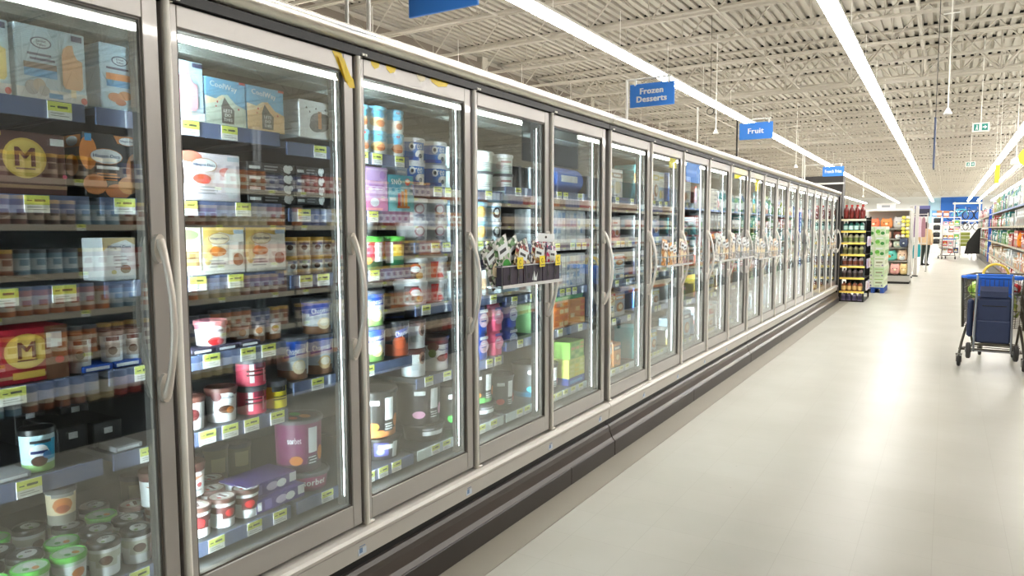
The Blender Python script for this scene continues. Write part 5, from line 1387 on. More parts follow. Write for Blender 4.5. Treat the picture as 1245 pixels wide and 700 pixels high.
# orange soft toy and bright packs near the cart
def plush(name, x, y, z, w, h, d, m, label, ears=True, face=True, belly=None, yaw=0.0, m2=None):
    """plump square plush toy with ears, eyes and snout, facing the aisle's near end"""
    mb = MB(); nu, nv = 16, 10
    vs = []; fs = []
    e = .62
    sp = lambda c, q: math.copysign(abs(c)**q, c)
    for b in range(nv+1):
        ph = -math.pi/2 + math.pi*b/nv
        for a in range(nu):
            th = 2*math.pi*a/nu
            vs.append((w/2*sp(math.cos(ph), e)*sp(math.cos(th), e), d/2*sp(math.cos(ph), .8)*sp(math.sin(th), .8), h/2 + h/2*sp(math.sin(ph), e)))
    for b in range(nv):
        for a in range(nu):
            fs.append((b*nu+a, b*nu+(a+1) % nu, (b+1)*nu+(a+1) % nu, (b+1)*nu+a))
    mb.add(vs, fs, m, True)
    o = mb.build(name, None, (x, y, z), (0, 0, yaw))
    if ears:
        for s in (-1, 1):
            eb = MB(); eb.lathe([(0, -.02), (w*.12, 0), (w*.11, h*.1), (w*.03, h*.2), (0, h*.21)], m, 10, c=(s*w*.30, 0, h*.88), joined=True); eb.build('ear', o)
    if face:
        for s in (-1, 1):
            q = MB(); q.lathe([(0, 0), (w*.05, .004), (0, .02)], BLK, 10, c=(s*w*.2, -d*.5, h*.58), axis='y', joined=True); q.build('eye', o)
        q = MB(); q.lathe([(0, .02), (w*.13, .012), (w*.1, -.01), (0, -.02)], m2 or CREAM, 12, c=(0, -d*.49, h*.45), axis='y', joined=True); q.build('snout', o)
    if belly:
        q = MB(); q.lathe([(0, .03), (w*.3, .02), (w*.24, -.012), (0, -.022)], belly, 14, c=(0, -d*.47, h*.3), axis='y', joined=True); q.build('belly', o)
    tag(o, label, 'plush toy'); return o
FUR = lambda n, c: mat('plush_'+n, c, .9, noise=.12, scale=40, bump=.3)
plush('plush_toy', 1.40, 18.45, 1.083, .24, .3, .2, FUR('orange', (236, 140, 40)), 'small orange plush toy on the shelf behind the cart', yaw=-.3)
# boards hung over those shelves (they show in the door glass)
for nm, y0, y1, z0, z1, m, lab, cat in (('hanging_board', 16.45, 17.5, 2.62, 3.12, BLUE, 'blue board hung over the shelves across the aisle', 'sign'), ('hanging_board', 15.25, 15.7, 2.86, 3.14, mat('banner_yellow', (240, 226, 60), .5, noise=.05), 'yellow board hung over the shelves across the aisle', 'sign'), ('hanging_board', 8.9, 10.7, 2.5, 3.3, DARKM, 'large charcoal board hung over the shelves across the aisle', 'panel')):
    mb = MB(); mb.box(-.01, 0, 0, .01, y1-y0, z1-z0, m, .003); o = mb.build(nm, None, (1.42, y0, z0)); w_ = MB()
    for yy in (.06, y1-y0-.06): w_.tube([(0, yy, z1-z0), (0, yy, DECK_Z+.001-z0)], .004, WHITE, 4)
    w_.build('cord', o); tag(o, lab, cat)
mb = MB(); mb.box(-.05, -.01, 0, .05, .01, .48, mat('banner_yellow', (240, 226, 60), .5, noise=.05)); o = mb.build('hanging_banner', None, (1.04, 22, 2.63)); w_ = MB()
for xx in (-.04, .04): w_.tube([(xx, 0, .48), (xx, 0, DECK_Z+.001-2.63)], .004, WHITE, 4)
w_.build('cord', o); tag(o, 'narrow yellow banner on two cords above the stocked shelves', 'banner')
mb = MB(); mb.lathe([(0, 0), (.24, 0), (.25, .02), (.24, .04), (0, .04)], mat('banner_yellow', (240, 226, 60), .5), 24, axis='y'); o = mb.build('round_sign', None, (1.74, 22.4, 3.30)); w_ = MB(); w_.tube([(0, .02, .24), (0, .02, DECK_Z+.001-3.3)], .004, WHITE, 4); w_.build('cord', o)
tag(o, 'round yellow sign hanging high at the edge of the stocked shelves', 'sign')
mb = MB(); mb.lathe([(0, 0), (.11, .0), (.13, .05), (.11, .16), (.04, .2), (0, .2)], WHITE, 16, joined=True); mb.tube([(0, 0, .2), (0, 0, DECK_Z+.001-3.22)], .012, WHITE, 6); o = mb.build('ceiling_sensor', None, (1.55, 24, 3.22)); tag(o, 'white dome sensor hanging on a rod near the round yellow sign', 'sensor')

# ================================================================ RACK AT THE END OF THE FREEZER RUN
RZ = [.21, .49, .73, .97, 1.21, 1.45, 1.69]
RX0, RX1, RY0, RY1 = -1.86, -1.40, 16.1, 17.3
ro = empty('bottle_rack', (RX0, RY0, 0)); RBK = mat('rack_black', (20, 20, 21), .4, noise=.08); RYE = mat('rack_edge_yellow', (236, 204, 90), .45, noise=.04)
for xx in (0, RX1-RX0-.03):
    for yy in (0, RY1-RY0-.03):
        mb = MB(); mb.box(xx, yy, 0, xx+.03, yy+.03, 1.76, RBK); mb.build('post', ro)
mb = MB(); mb.box(.03, RY1-RY0-.02, .1, RX1-RX0-.03, RY1-RY0-.01, 1.74, RBK); mb.build('back_panel', ro)
for z in RZ:
    mb = MB(); mb.box(.005, .03, z-.012, RX1-RX0-.005, RY1-RY0-.03, z, RBK); s = mb.build('shelf', ro)
    mb = MB(); mb.box(.0, -.012, z-.028, RX1-RX0, -.001, z+.012, RYE if z < 1.6 else K(236, 226, 190)); mb.build('price_edge', s)
tag(ro, 'black bottle rack with yellow shelf edges at the end of the freezers', 'rack')
BT = [((168, 150, 190), (70, 60, 90), 'violet'), ((196, 96, 40), (230, 190, 120), 'amber'), ((150, 130, 130), (60, 46, 40), 'dark'), ((200, 180, 190), (120, 60, 40), 'rose'), ((196, 190, 120), (90, 90, 50), 'olive'), ((226, 216, 170), (110, 120, 60), 'pale gold'), ((26, 130, 116), (190, 220, 210), 'teal'), ((150, 26, 20), (120, 34, 26), 'red capped')]
levels = [0.02] + RZ
for li, z in enumerate(levels):
    body, lab, nm = BT[li]
    h = (.17, .2, .19, .2, .19, .2, .2, .3)[li]
    pb = bottle_proto('sauce_bottle', .045, h, mat('sauce_'+nm.replace(' ', '_'), tuple(int(q*.75) for q in body), .3, noise=.1, coat=.3), mat('cap_'+nm.replace(' ', '_'), (190, 30, 26) if li == 7 else (30, 28, 28), .4), K(*lab))
    for yi in range(2):
        for xi in range(4):
            o = pb if (xi == 0 and yi == 0) else copy_tree(pb)
            o.location = (RX0 + .075 + xi*.102, RY0 + .09 + yi*.1, z + .001); o['order'] = 'from left'
            tag(o, '%s sauce bottle, %s row, %s of the end rack' % (nm, ('front', 'second')[yi], ('floor tray', 'lowest shelf', 'second shelf', 'third shelf', 'fourth shelf', 'fifth shelf', 'sixth shelf', 'top shelf')[li]), 'bottle')
mb = MB(); mb.box(.0, 0, 0, RX1-RX0, RY1-RY0, .018, RBK); mb.build('floor_tray', ro)
# packs hung on the rack's aisle side
for i in range(6):
    mb = MB(); mb.box(0, -.09, 0, .035, .09, .2, K(*((226, 220, 224), (214, 206, 226), (190, 180, 210))[i % 3]), .012)
    p = mb.build('hanging_pack', None, (RX1+.004, RY0+.32+.42*(i % 2), .22 + .46*(i//2)), (0, 0, 0)); q = MB(); lay(q, [E(0, .1, .05, .06, K(200, 110, 70))], lambda u, v, k: (.0355+EPS*k, u, v)); q.build('printed_face', p)
    h_ = MB(); h_.tube([(-.004, 0, .19), (.02, 0, .215), (.02, 0, .195)], .003, WIRE, 4); h_.build('hook', p)
    tag(p, 'pale snack pack hooked on the end rack, %s of six' % ORD[i+1], 'pack')

# ================================================================ PALLET OF GREEN CARTONS
mb = MB(); PB = mat('pallet_blue', (40, 80, 160), .6, noise=.1)
po = empty('pallet', (-1.66, 18.6, 0))
for i in range(5): mb = MB(); mb.box(0, .26*i, .10, .46, .26*i+.18, .125, PB); mb.build('deck_board', po)
for i in range(3): mb = MB(); mb.box(.19*i, 0, 0, .19*i+.08, 1.22, .10, PB); mb.build('runner', po)
tag(po, 'blue pallet under the pale green cartons', 'pallet')
CG = [K(226, 232, 210), K(214, 228, 196), K(200, 222, 180)]; LEAF = K(110, 186, 70); LEAF2 = K(60, 140, 60)
rs = random.Random(2)
for r in range(6):
    for c in range(2):
        for dpt in range(2):
            w, h = .225, .236; up = r >= 3
            mb = MB(); mb.box(-w/2, 0, 0, w/2, .58, h, CG[(r+c) % 3], .006); o = mb.build('produce_carton', None, (-1.66 + .115 + c*.23, 18.62 + dpt*.6, .127 + r*.2375))
            p = MB()
            sh = ([E(-.05, h*.5, .05, .05, LEAF, 10), E(.04, h*.6, .05, .045, CG[2], 10), E(.05, h*.35, .045, .04, LEAF2, 8), E(-.03, h*.25, .04, .03, K(180, 220, 140), 8), R(-.08, h*.8, .06, h*.9, WH)] if up else
                  [R(-w*.4, h*.78, w*.4, h*.86, K(150, 190, 110)), R(-w*.3, h*.42, w*.3, h*.56, K(150, 150, 120)), R(-w*.34, h*.14, w*.1, h*.2, K(170, 170, 140)), E(w*.3, h*.2, .016, .02, K(120, 110, 150), 8)])
            lay(p, sh, lambda u, v, k: (u, -EPS*(k+1)*2, v)); lay(p, [R(.06, h*.3, .5, h*.7, (LEAF if up else K(190, 200, 160)))], lambda u, v, k: (w/2+EPS*2, u, v)); p.build('printed_face', o)
            tag(o, 'pale green %s carton, %s layer, %s column, %s on the blue pallet' % ('leaf printed' if up else 'lettered', ORD[r+1], ('first', 'second')[c], ('front', 'back')[dpt]), 'box')

# ================================================================ PLUSH DISPLAY
PX0, PX1, PY = -1.50, -.82, 22.0
do = empty('plush_display', (PX0, PY, 0)); DGM = mat('display_grey', (196, 193, 188), .5, .0, noise=.05)
mb = MB(); mb.box(0, 0, .0, PX1-PX0, .9, .06, BLACK); mb.box(0, 0, .06, PX1-PX0, .9, .22, mat('display_steel', (190, 186, 182), .3, .5)); mb.box(0, 0, .22, PX1-PX0, .9, .25, BLACK); mb.build('plinth', do)
mb = MB(); mb.box(-.4, .5, .25, PX1-PX0, .53, 1.98, DGM); mb.build('back_panel', do)
mb = MB(); mb.box(PX1-PX0-.05, -.02, .25, PX1-PX0, .5, 1.98, DGM); mb.build('side_panel', do)
for z in (.62, .98, 1.22, 1.5):
    mb = MB(); mb.box(-.38, .02, z-.015, PX1-PX0-.06, .49, z, DGM); mb.build('shelf', do)
mb = MB(); mb.box(-.42, -.04, 1.98, PX1-PX0, .55, 2.04, WHITE); mb.build('header', do)
mb = MB(); mb.box(-.40, .48, 0, -.36, .52, 1.98, DGM); mb.build('post', do)
tag(do, 'grey steel display of plump plush toys past the green cartons', 'display')
PL = [(-1.74, 1.501, .30, .32, 'coral', (236, 130, 96), 'coral plush toy at the top, first of the row'), (-1.42, 1.501, .30, .32, 'apricot', (240, 150, 90), 'apricot plush toy at the top, second of the row'), (-1.12, 1.501, .28, .36, 'pale_grey', (214, 216, 218), 'pale grey plush toy on the top shelf of the display'),
      (-1.13, 1.221, .25, .25, 'brown_white', (120, 72, 62), 'brown plush toy with white belly on the upper shelf'), (-1.40, 1.221, .22, .24, 'peach', (238, 196, 170), 'peach plush toy beside the brown one'),
      (-1.12, .981, .24, .21, 'mint_white', (216, 232, 214), 'mint white plush toy on the middle shelf'), (-1.38, .981, .22, .2, 'blush', (236, 206, 200), 'blush plush toy on the middle shelf'),
      (-1.32, .621, .38, .32, 'turquoise', (110, 206, 190), 'turquoise plush toy with orange snout on the lower shelf'), (-1.01, .621, .26, .34, 'ivory', (236, 206, 180), 'ivory round faced plush toy on the lower shelf'),
      (-1.40, .251, .20, .34, 'sage', (200, 206, 186), 'sage plush toy on the display plinth'), (-1.17, .251, .25, .33, 'rose', (230, 172, 164), 'rose plush toy with pricked ears on the display plinth'), (-.96, .251, .20, .34, 'butter', (232, 206, 150), 'butter yellow plush toy on the display plinth')]
for x, z, w, h, n, c, lab in PL:
    plush('plush_toy', x, PY+.18 - (.10 if z < .3 else 0), z, w, h*.86, .26, FUR(n, c), lab, belly=WH if n in ('brown_white', 'ivory') else None, m2=ORG if n == 'turquoise' else None)
o = plush('plush_toy', -.98, PY-.065, 1.0, .2, .24, .16, FUR('navy', (70, 80, 104)), 'slate blue plush toy hooked on the front of the display', m2=WH); 
# garland of yellow toys on the front
for i in range(6):
    for c in range(2):
        o = plush('plush_keyring', -1.0 + c*.10, PY-.12, 1.26 + i*.098, .088, .085, .07, FUR('lemon' if (i + c) % 3 else 'cream', (232, 224, 90) if (i + c) % 3 else (240, 236, 210)), 'little yellow plush keyring in column %s, %s up' % (('one', 'two')[c], ORD[i+1]), ears=False)
# top packs
mb = MB(); mb.box(-.22, -.1, 0, .22, .1, .13, K(226, 224, 226), .01); mb.box(-.24, -.12, .13, .24, .12, .15, WHITE, .004); o = mb.build('storage_tub', None, (-1.45, PY+.2, 2.041)); q = MB(); lay(q, [R(-.1, .04, .1, .1, GREY)], lambda u, v, k: (u, -.101, v)); q.build('printed_face', o); tag(o, 'white storage tub lying on top of the plush display', 'tub')
# security posts and clothes rack beyond
for i, (x, y) in enumerate(((-.93, 24.9), (-.80, 25.6))):
    mb = MB(); mb.box(-.05, -.03, .04, .05, .03, 2.2, DGM, .01); mb.box(-.08, -.06, 0, .08, .06, .04, BLACK); o = mb.build('grey_post', None, (x, y, 0)); q = MB(); q.lathe([(0, 0), (.012, 0), (.012, -.01), (0, -.01)], BLACK, 8, c=(0, -.03, .55), axis='y'); q.build('bolt', o)
    tag(o, ['tall grey post beyond the plush display, nearer one', 'tall grey post beyond the plush display, farther one'][i], 'post')
co = empty('clothes_rail', (-1.0, 29.0, 0))
for x in (0, .42): mb = MB(); mb.tube([(x, 0, 0), (x, 0, 2.05)], .02, DGM, 6); mb.box(x-.03, -.3, 0, x+.03, .3, .03, DGM); mb.build('stand', co)
mb = MB(); mb.tube([(0, 0, 2.0), (.42, 0, 2.0)], .016, DGM, 6); mb.tube([(0, 0, .98), (.42, 0, .98)], .016, DGM, 6); mb.build('rail', co)
tag(co, 'grey clothes rail with garments behind the plush display', 'rail')
for i, (c, z, h, nm) in enumerate((((120, 96, 130), 1.2, .75, 'plum'), ((206, 180, 196), 1.2, .72, 'pale pink'), ((150, 110, 120), 1.2, .7, 'mauve'), ((30, 130, 140), .45, .5, 'teal'), ((40, 150, 160), .5, .45, 'bright teal'))):
    mb = MB(); xx = -.94 + .12*(i % 3); n = 5
    mb.prism([(-.05, 0), (.05, 0), (.06, h*.5), (.045, h*.9), (.01, h), (-.01, h), (-.045, h*.9), (-.06, h*.5)], 'y', -.22, .22, mat('cloth_'+nm.replace(' ', '_'), c, .9, noise=.15, scale=20)); o = mb.build('hanging_shirt', None, (xx, 29.0, z))
    q = MB(); q.tube([(0, 0, h), (0, 0, h+.06)], .005, WIRE, 4); q.build('hanger', o)
    tag(o, '%s garment hanging on the grey clothes rail' % nm, 'clothing')

# ================================================================ PERSON WITH A TAN COAT
def person(x, y, yaw):
    SK = mat('skin', (196, 150, 122), .6, noise=.05); HR = mat('hair_dark_brown', (60, 42, 34), .7, noise=.15, scale=30); CO = mat('coat_tan', (196, 168, 132), .85, noise=.12, scale=10); TR = mat('trousers_dark_green', (44, 54, 48), .85, noise=.12, scale=10)
    V = [(0, 0, .98), (0, 0, 1.18), (0, .01, 1.38), (0, 0, 1.46), (0, -.01, 1.54), (0, -.015, 1.62), (0, -.01, 1.70),
         (.10, 0, .92), (.11, -.02, .50), (.11, .03, .10), (.115, -.10, .035), (-.10, 0, .92), (-.115, .06, .51), (-.12, .14, .11), (-.12, .02, .035),
         (.18, 0, 1.42), (.24, .02, 1.16), (.25, -.09, .94), (.25, -.13, .86), (-.18, 0, 1.42), (-.24, .03, 1.16), (-.25, .02, .92), (-.25, 0, .83)]
    Eg = [(0,1),(1,2),(2,3),(3,4),(4,5),(5,6),(0,7),(7,8),(8,9),(9,10),(0,11),(11,12),(12,13),(13,14),(2,15),(15,16),(16,17),(17,18),(2,19),(19,20),(20,21),(21,22)]
    Rr = [.15,.14,.16,.07,.055,.085,.07,.115,.085,.06,.045,.115,.085,.06,.045,.065,.05,.04,.03,.065,.05,.04,.03]
    me = bpy.data.meshes.new('person'); me.from_pydata(V, Eg, []); o = link('person', me, None, (x, y, 0), (0, 0, yaw))
    md = o.modifiers.new('skin', 'SKIN')
    for i, sv in enumerate(me.skin_vertices[0].data): sv.radius = (Rr[i], Rr[i]*(.75 if i in (1, 2) else 1)); sv.use_root = (i == 0)
    ss = o.modifiers.new('sub', 'SUBSURF'); ss.levels = 1; ss.render_levels = 1
    dg = bpy.context.evaluated_depsgraph_get(); ev = o.evaluated_get(dg); m2 = bpy.data.meshes.new_from_object(ev)
    o.modifiers.clear(); o.data = m2; m2.materials.clear()
    for m in (SK, TR): m2.materials.append(m)
    for p in m2.polygons:
        p.use_smooth = True; p.material_index = 1 if p.center.z < .98 and abs(p.center.x) < .2 else 0
    def shell(name, rows, m, n=16):
        mb = MB(); vs = []; fs = []
        for cx, cy, z, rx, ry in rows:
            for i in range(n):
                a = 2*math.pi*i/n; vs.append((cx+rx*math.cos(a), cy+ry*math.sin(a), z))
        for k in range(len(rows)-1):
            for i in range(n): fs.append((k*n+i, k*n+(i+1) % n, (k+1)*n+(i+1) % n, (k+1)*n+i))
        mb.add(vs, fs, m, True); return mb.build(name, o)
    shell('coat', [(0, 0, .84, .21, .17), (0, 0, 1.0, .19, .16), (0, 0, 1.2, .18, .145), (0, .01, 1.38, .215, .145), (0, .0, 1.45, .15, .10), (0, 0, 1.50, .075, .07)], CO)
    for s in (1, -1):
        mb = MB(); k = 15 if s > 0 else 19
        mb.tube([Vector(V[k]) + Vector((-.03*s, 0, .0)), V[k+1], V[k+2]], .07, CO, 10, True, [.085, .07, .058]); mb.build('sleeve', o)
        mb = MB(); fx, fy = (.112, -.06) if s > 0 else (-.12, .06); mb.box(fx-.045, fy-.12, 0, fx+.045, fy+.10, .075, BLACK, .02); mb.build('shoe', o)
    shell('hair', [(0, .02, 1.50, .085, .06), (0, .015, 1.58, .098, .09), (0, .005, 1.68, .095, .10), (0, 0, 1.74, .07, .08), (0, 0, 1.765, .01, .01)], HR)
    mb = MB(); mb.lathe([(0, 0), (.012, .0), (.0, .03)], SK, 8, c=(0, -.11, 1.615), axis='y', joined=True); mb.build('nose', o)
    tag(o, 'person in a tan coat and dark trousers walking beside the clothes rail', 'person'); return o
person(-.72, 33.6, math.pi*.85)
# dark sign box over the clothes and black shelf unit farther on
mb = MB(); mb.box(-.26, -.06, 0, .26, .06, .42, mat('sign_navy_black', (36, 36, 60), .5, noise=.1), .01); o = mb.build('header_box', None, (-.86, 33.0, 1.98)); q = MB(); q.box(-.27, -.07, .30, .27, .07, .43, mat('header_violet', (90, 90, 140), .5)); q.build('top_band', o); q = MB(); q.tube([(0, 0, -1.98), (0, 0, 0)], .02, DGM, 6); q.build('stand', o); tag(o, 'dark navy header box on a stand above the clothes', 'sign')
so = empty('shelf_unit', (-.66, 42, 0))
for x in (0, .40): mb = MB(); mb.box(x, 0, 0, x+.05, .5, 2.1, WHITE); mb.build('upright', so)
for z in (.3, .72, 1.06, 1.42, 1.78, 2.08): mb = MB(); mb.box(.05, 0, z-.03, .40, .5, z, WHITE); mb.build('shelf', so)
tag(so, 'white shelf unit holding black goods past the person in the tan coat', 'shelving')
for i, z in enumerate((.721, 1.061, 1.421, 1.781)):
    mb = MB(); mb.box(-.15, 0, 0, .15, .34, .24, mat('crate_black', (24, 24, 26), .5, noise=.1), .03); mb.box(-.12, -.004, .14, .12, .0, .18, DGREY); o = mb.build('black_case', None, (-.435, 42.06, z)); q = MB(); q.tube([(-.06, .1, .24), (-.05, .1, .27), (.05, .1, .27), (.06, .1, .24)], .01, BLACK, 5); q.build('handle', o); tag(o, 'black carrying case on the white shelf unit, %s from the bottom' % ORD[i+1], 'case')
for i, (x, c, nm) in enumerate(((-.55, (90, 150, 200), 'blue'), (-.36, (160, 110, 80), 'brown'), (-.05, (170, 110, 80), 'tan'))):
    mb = MB(); mb.box(-.13, 0, 0, .13, .3, .32, K(*c), .02); mb.box(-.10, -.003, .08, .10, 0, .2, WH); o = mb.build('boxed_toy', None, (x, 42.1 if i < 2 else 43.1, 2.081)); q = MB(); q.box(-.13, .02, .321, .13, .28, .33, DGREY); q.build('lid', o); tag(o, '%s box on top of the far shelf units' % nm, 'box')
so = empty('shelf_unit', (-.22, 43.0, 0))
for x in (0, .8): mb = MB(); mb.box(x, 0, 0, x+.04, .5, 2.08, DGM); mb.build('upright', so)
for z in (.25, .6, .95, 1.3, 1.65, 2.08): mb = MB(); mb.box(.04, 0, z-.03, .8, .5, z, WHITE); mb.build('shelf', so)
tag(so, 'far grey shelf unit with bright packs at the end of the aisle', 'shelving')
rs = random.Random(6)
for zi, z in enumerate((.251, .601, .951, 1.301, 1.651)):
    for c in range(3):
        cn = rs.choice(['red', 'white', 'tan', 'pink', 'brown', 'orange', 'green', 'navy']); w = .22
        mb = MB(); mb.box(-w/2, 0, 0, w/2, .3, rs.choice((.2, .26)), K(*CN[cn])); o = mb.build('boxed_toy', None, (-.05 + c*.245, 43.05, z)); q = MB(); lay(q, [R(-.08, .05, .08, .11, WH), E(.0, .15, .05, .03, K(*CN[rs.choice(['red', 'yellow', 'teal'])]))], lambda u, v, k: (u, -EPS*4*(k+1), v)); q.build('printed_face', o)
        tag(o, '%s box on the %s shelf of the far grey unit, %s along' % (cn, ORD[zi+1], ORD[c+1]), 'box')
# bikes on a high rack in front of the blue wall
bo = empty('bike_rack', (.36, 50, 0))
for x in (0, 1.25): mb = MB(); mb.box(x-.03, 0, 0, x+.03, .8, 3.05, DGM); mb.build('upright', bo)
for z in (2.0, 3.02): mb = MB(); mb.box(-.1, -.05, z-.07, 1.35, .85, z, K(226, 220, 190) if z > 2.5 else WHITE); mb.build('platform', bo)
mb = MB(); mb.box(-.1, -.05, 1.33, 1.35, .85, 1.38, WHITE); mb.build('platform', bo)
tag(bo, 'high rack of bicycles in front of the far blue wall', 'rack')
def bike(x, y, z, s, c, lab):
    o = empty('bicycle', (x, y, z)); FM = mat('bike_%d' % c[0], c, .35, coat=.4, noise=.03); r = .28*s
    for dx in (-.42*s, .42*s):
        mb = MB(); mb.tube([(dx + r*math.cos(a*math.pi/9), 0, r + r*math.sin(a*math.pi/9)) for a in range(19)], .03*s, BLACK, 6, False)
        for a in range(5): mb.tube([(dx + r*math.cos(a*math.pi/5), 0, r + r*math.sin(a*math.pi/5)), (dx - r*math.cos(a*math.pi/5), 0, r - r*math.sin(a*math.pi/5))], .004, WIRE, 4, False)
        mb.build('wheel', o)
    mb = MB(); A = (-.42*s, 0, r); B_ = (-.05*s, 0, r); C_ = (-.14*s, 0, .62*s); D = (.3*s, 0, .62*s); F = (.42*s, 0, r)
    for a, b in ((A, B_), (A, C_), (B_, C_), (C_, D), (B_, D), (D, F)): mb.tube([a, b], .03*s, FM, 6)
    mb.build('frame', o); mb = MB(); mb.box(-.24*s, -.05*s, .68*s, -.06*s, .05*s, .72*s, BLACK, .01); mb.tube([C_, (-.15*s, 0, .7*s)], .012, DGM, 5); mb.build('saddle', o)
    mb = MB(); mb.tube([D, (.28*s, 0, .78*s)], .014, DGM, 5); mb.tube([(.24*s, -.22*s, .78*s), (.28*s, 0, .78*s), (.24*s, .22*s, .78*s)], .014, BLACK, 6); mb.build('handlebar', o)
    tag(o, lab, 'bicycle')
bike(.62, 50.1, 2.001, 1.0, (90, 180, 200), 'pale teal bicycle on the high rack'); bike(1.22, 50.4, 2.001, 1.0, (60, 110, 180), 'blue bicycle on the high rack'); bike(1.2, 50.2, 1.381, .8, (230, 230, 230), 'white bicycle on the lower platform of the rack'); bike(.7, 50.3, 1.381, .8, (40, 40, 44), 'black bicycle on the lower platform of the rack')
mb = MB()
for i in range(4): mb.box(.0, 0, .5 + i*.2, .5, .4, .68 + i*.2, K(130, 140, 60), .02)
mb.box(.0, 0, .08, .5, .4, .12, DGM)
mb.box(.05, .05, 0, .09, .35, .5, DGM); mb.box(.41, .05, 0, .45, .35, .5, DGM); o = mb.build('drawer_unit', None, (.62, 47, 0)); o['kind'] = 'thing'
tag(o, 'olive green drawer unit below the bicycles', 'drawers')
mb = MB(); mb.prism([(0, 0), (.62, 0), (.62, 1.25), (.5, 1.2), (.1, .55)], 'y', 0, .35, mat('cover_black', (14, 14, 15), .7, noise=.2)); o = mb.build('covered_grill', None, (.76, 40.5, .28)); q = MB()
for x in (.3, .55): q.tube([(x, .1, -.28), (x, .1, 0)], .02, DGM, 6)
q.build('stand', o); tag(o, 'black covered display with a sloping front at the far end of the shelving', 'display')
# ================================================================ SHOPPING CARTS
CM = mat('cart_bronze_metal', (92, 86, 76), .35, .7, noise=.05); RUB = mat('caster_rubber', (46, 42, 40), .6, noise=.1); HB = mat('cart_handle_blue', (40, 104, 206), .4, noise=.04)
def wheel(mb, x, y, r, w):
    mb.lathe([(0, -w/2), (r*.8, -w/2), (r, -w*.3), (r, w*.3), (r*.8, w/2), (0, w/2)], RUB, 16, c=(x, y, r), axis='x')
def cart(loc, yaw, label, s=1.0, detail=True):
    o = empty('shopping_cart', loc, (0, 0, yaw)); o.scale = (s, s, s)
    RW, FW = .29, .16; LN = .94
    # casters: rear wide, front narrow
    for x, y in ((-RW, 0), (RW, 0), (-FW, LN), (FW, LN)):
        mb = MB(); wheel(mb, x, y, .062, .034)
        mb.box(x-.026, y-.02, .05, x-.021, y+.02, .13, CM); mb.box(x+.021, y-.02, .05, x+.026, y+.02, .13, CM); mb.box(x-.03, y-.03, .13, x+.03, y+.03, .14, CM)
        mb.build('caster', o)
    mb = MB()
    for s_ in (-1, 1):
        mb.tube([(s_*RW, 0, .14), (s_*.275, .03, .26), (s_*.235, .10, .46)], .013, CM, 8)
        mb.tube([(s_*FW, LN, .14), (s_*.20, LN-.4, .17), (s_*RW, .02, .19)], .012, CM, 8)
        mb.tube([(s_*.20, LN-.45, .18), (s_*.23, .22, .45)], .012, CM, 8)
    mb.tube([(-RW, .02, .19), (RW, .02, .19)], .011, CM, 8); mb.tube([(-FW, LN, .15), (FW, LN, .15)], .011, CM, 8)
    for i in range(5): mb.tube([(-.26+.01*i, .15+.14*i, .185), (.26-.01*i, .15+.14*i, .185)], .005, CM, 5)
    mb.build('chassis', o)
    # basket panels of wire
    def pt(u, v, side):           # rear x half-width .29, front .22
        pass
    B0, B1, T0, T1 = .45, .56, .99, .97
    bw0, bw1 = .27, .20; tw0, tw1 = .29, .24; yb0, yb1, yt0, yt1 = .02, .86, 0.0, .98
    L_ = lambda a, b, t: a + (b-a)*t
    nW = 22 if detail else 8
    for s_ in (-1, 1):
        mb = MB()
        for i in range(nW+1):
            t = i/nW; mb.tube([(s_*L_(bw0, bw1, t), L_(yb0, yb1, t), L_(B0, B1, t)), (s_*L_(tw0, tw1, t), L_(yt0, yt1, t), L_(T0, T1, t))], .0028, CM, 4, False)
        for q in (0, .25, .5, .75):
            mb.tube([(s_*L_(bw0, tw0, q), L_(yb0, yt0, q), L_(B0, T0, q)), (s_*L_(bw1, tw1, q), L_(yb1, yt1, q), L_(B1, T1, q))], .004, CM, 5, False)
        mb.build('side_panel', o)
    for nm, bw, tw, yb, yt, b, t_ in (('rear_panel', bw0, tw0, yb0, yt0, B0, T0), ('front_panel', bw1, tw1, yb1, yt1, B1, T1)):
        mb = MB(); n2 = 14 if detail else 6
        for i in range(n2+1):
            q = -1 + 2*i/n2; mb.tube([(q*bw, yb, b), (q*tw, yt, t_)], .0028, CM, 4, False)
        for q in (0, .33, .66): mb.tube([(-L_(bw, tw, q), L_(yb, yt, q), L_(b, t_, q)), (L_(bw, tw, q), L_(yb, yt, q), L_(b, t_, q))], .004, CM, 5, False)
        mb.build(nm, o)
    mb = MB()
    for i in range(12):
        t = i/11; mb.tube([(-L_(bw0, bw1, t), L_(yb0, yb1, t), L_(B0, B1, t)), (L_(bw0, bw1, t), L_(yb0, yb1, t), L_(B0, B1, t))], .0035, CM, 4, False)
    mb.build('basket_floor', o)
    mb = MB(); mb.tube([(-tw0, yt0, T0), (-tw1, yt1, T1), (tw1, yt1, T1), (tw0, yt0, T0), (-tw0, yt0, T0)], .010, CM, 8, False)
    for s_ in (-1, 1): mb.tube([(s_*bw0, yb0, B0-.02), (s_*tw0, yt0, T0)], .014, CM, 8)
    mb.build('rim', o)
    mb = MB(); mb.tube([(-.24, -.07, .985), (.24, -.07, .985)], .024, HB, 10)
    for s_ in (-1, 1): mb.tube([(s_*.24, -.07, .985), (s_*.29, 0, .98)], .016, HB, 8)
    mb.build('handle', o)
    tag(o, label, 'cart'); return o
CX0, CY0 = .455, 9.08
cart((CX0, CY0, 0), -.10, 'bronze wire shopping cart with blue handle and a navy bag hung on it')
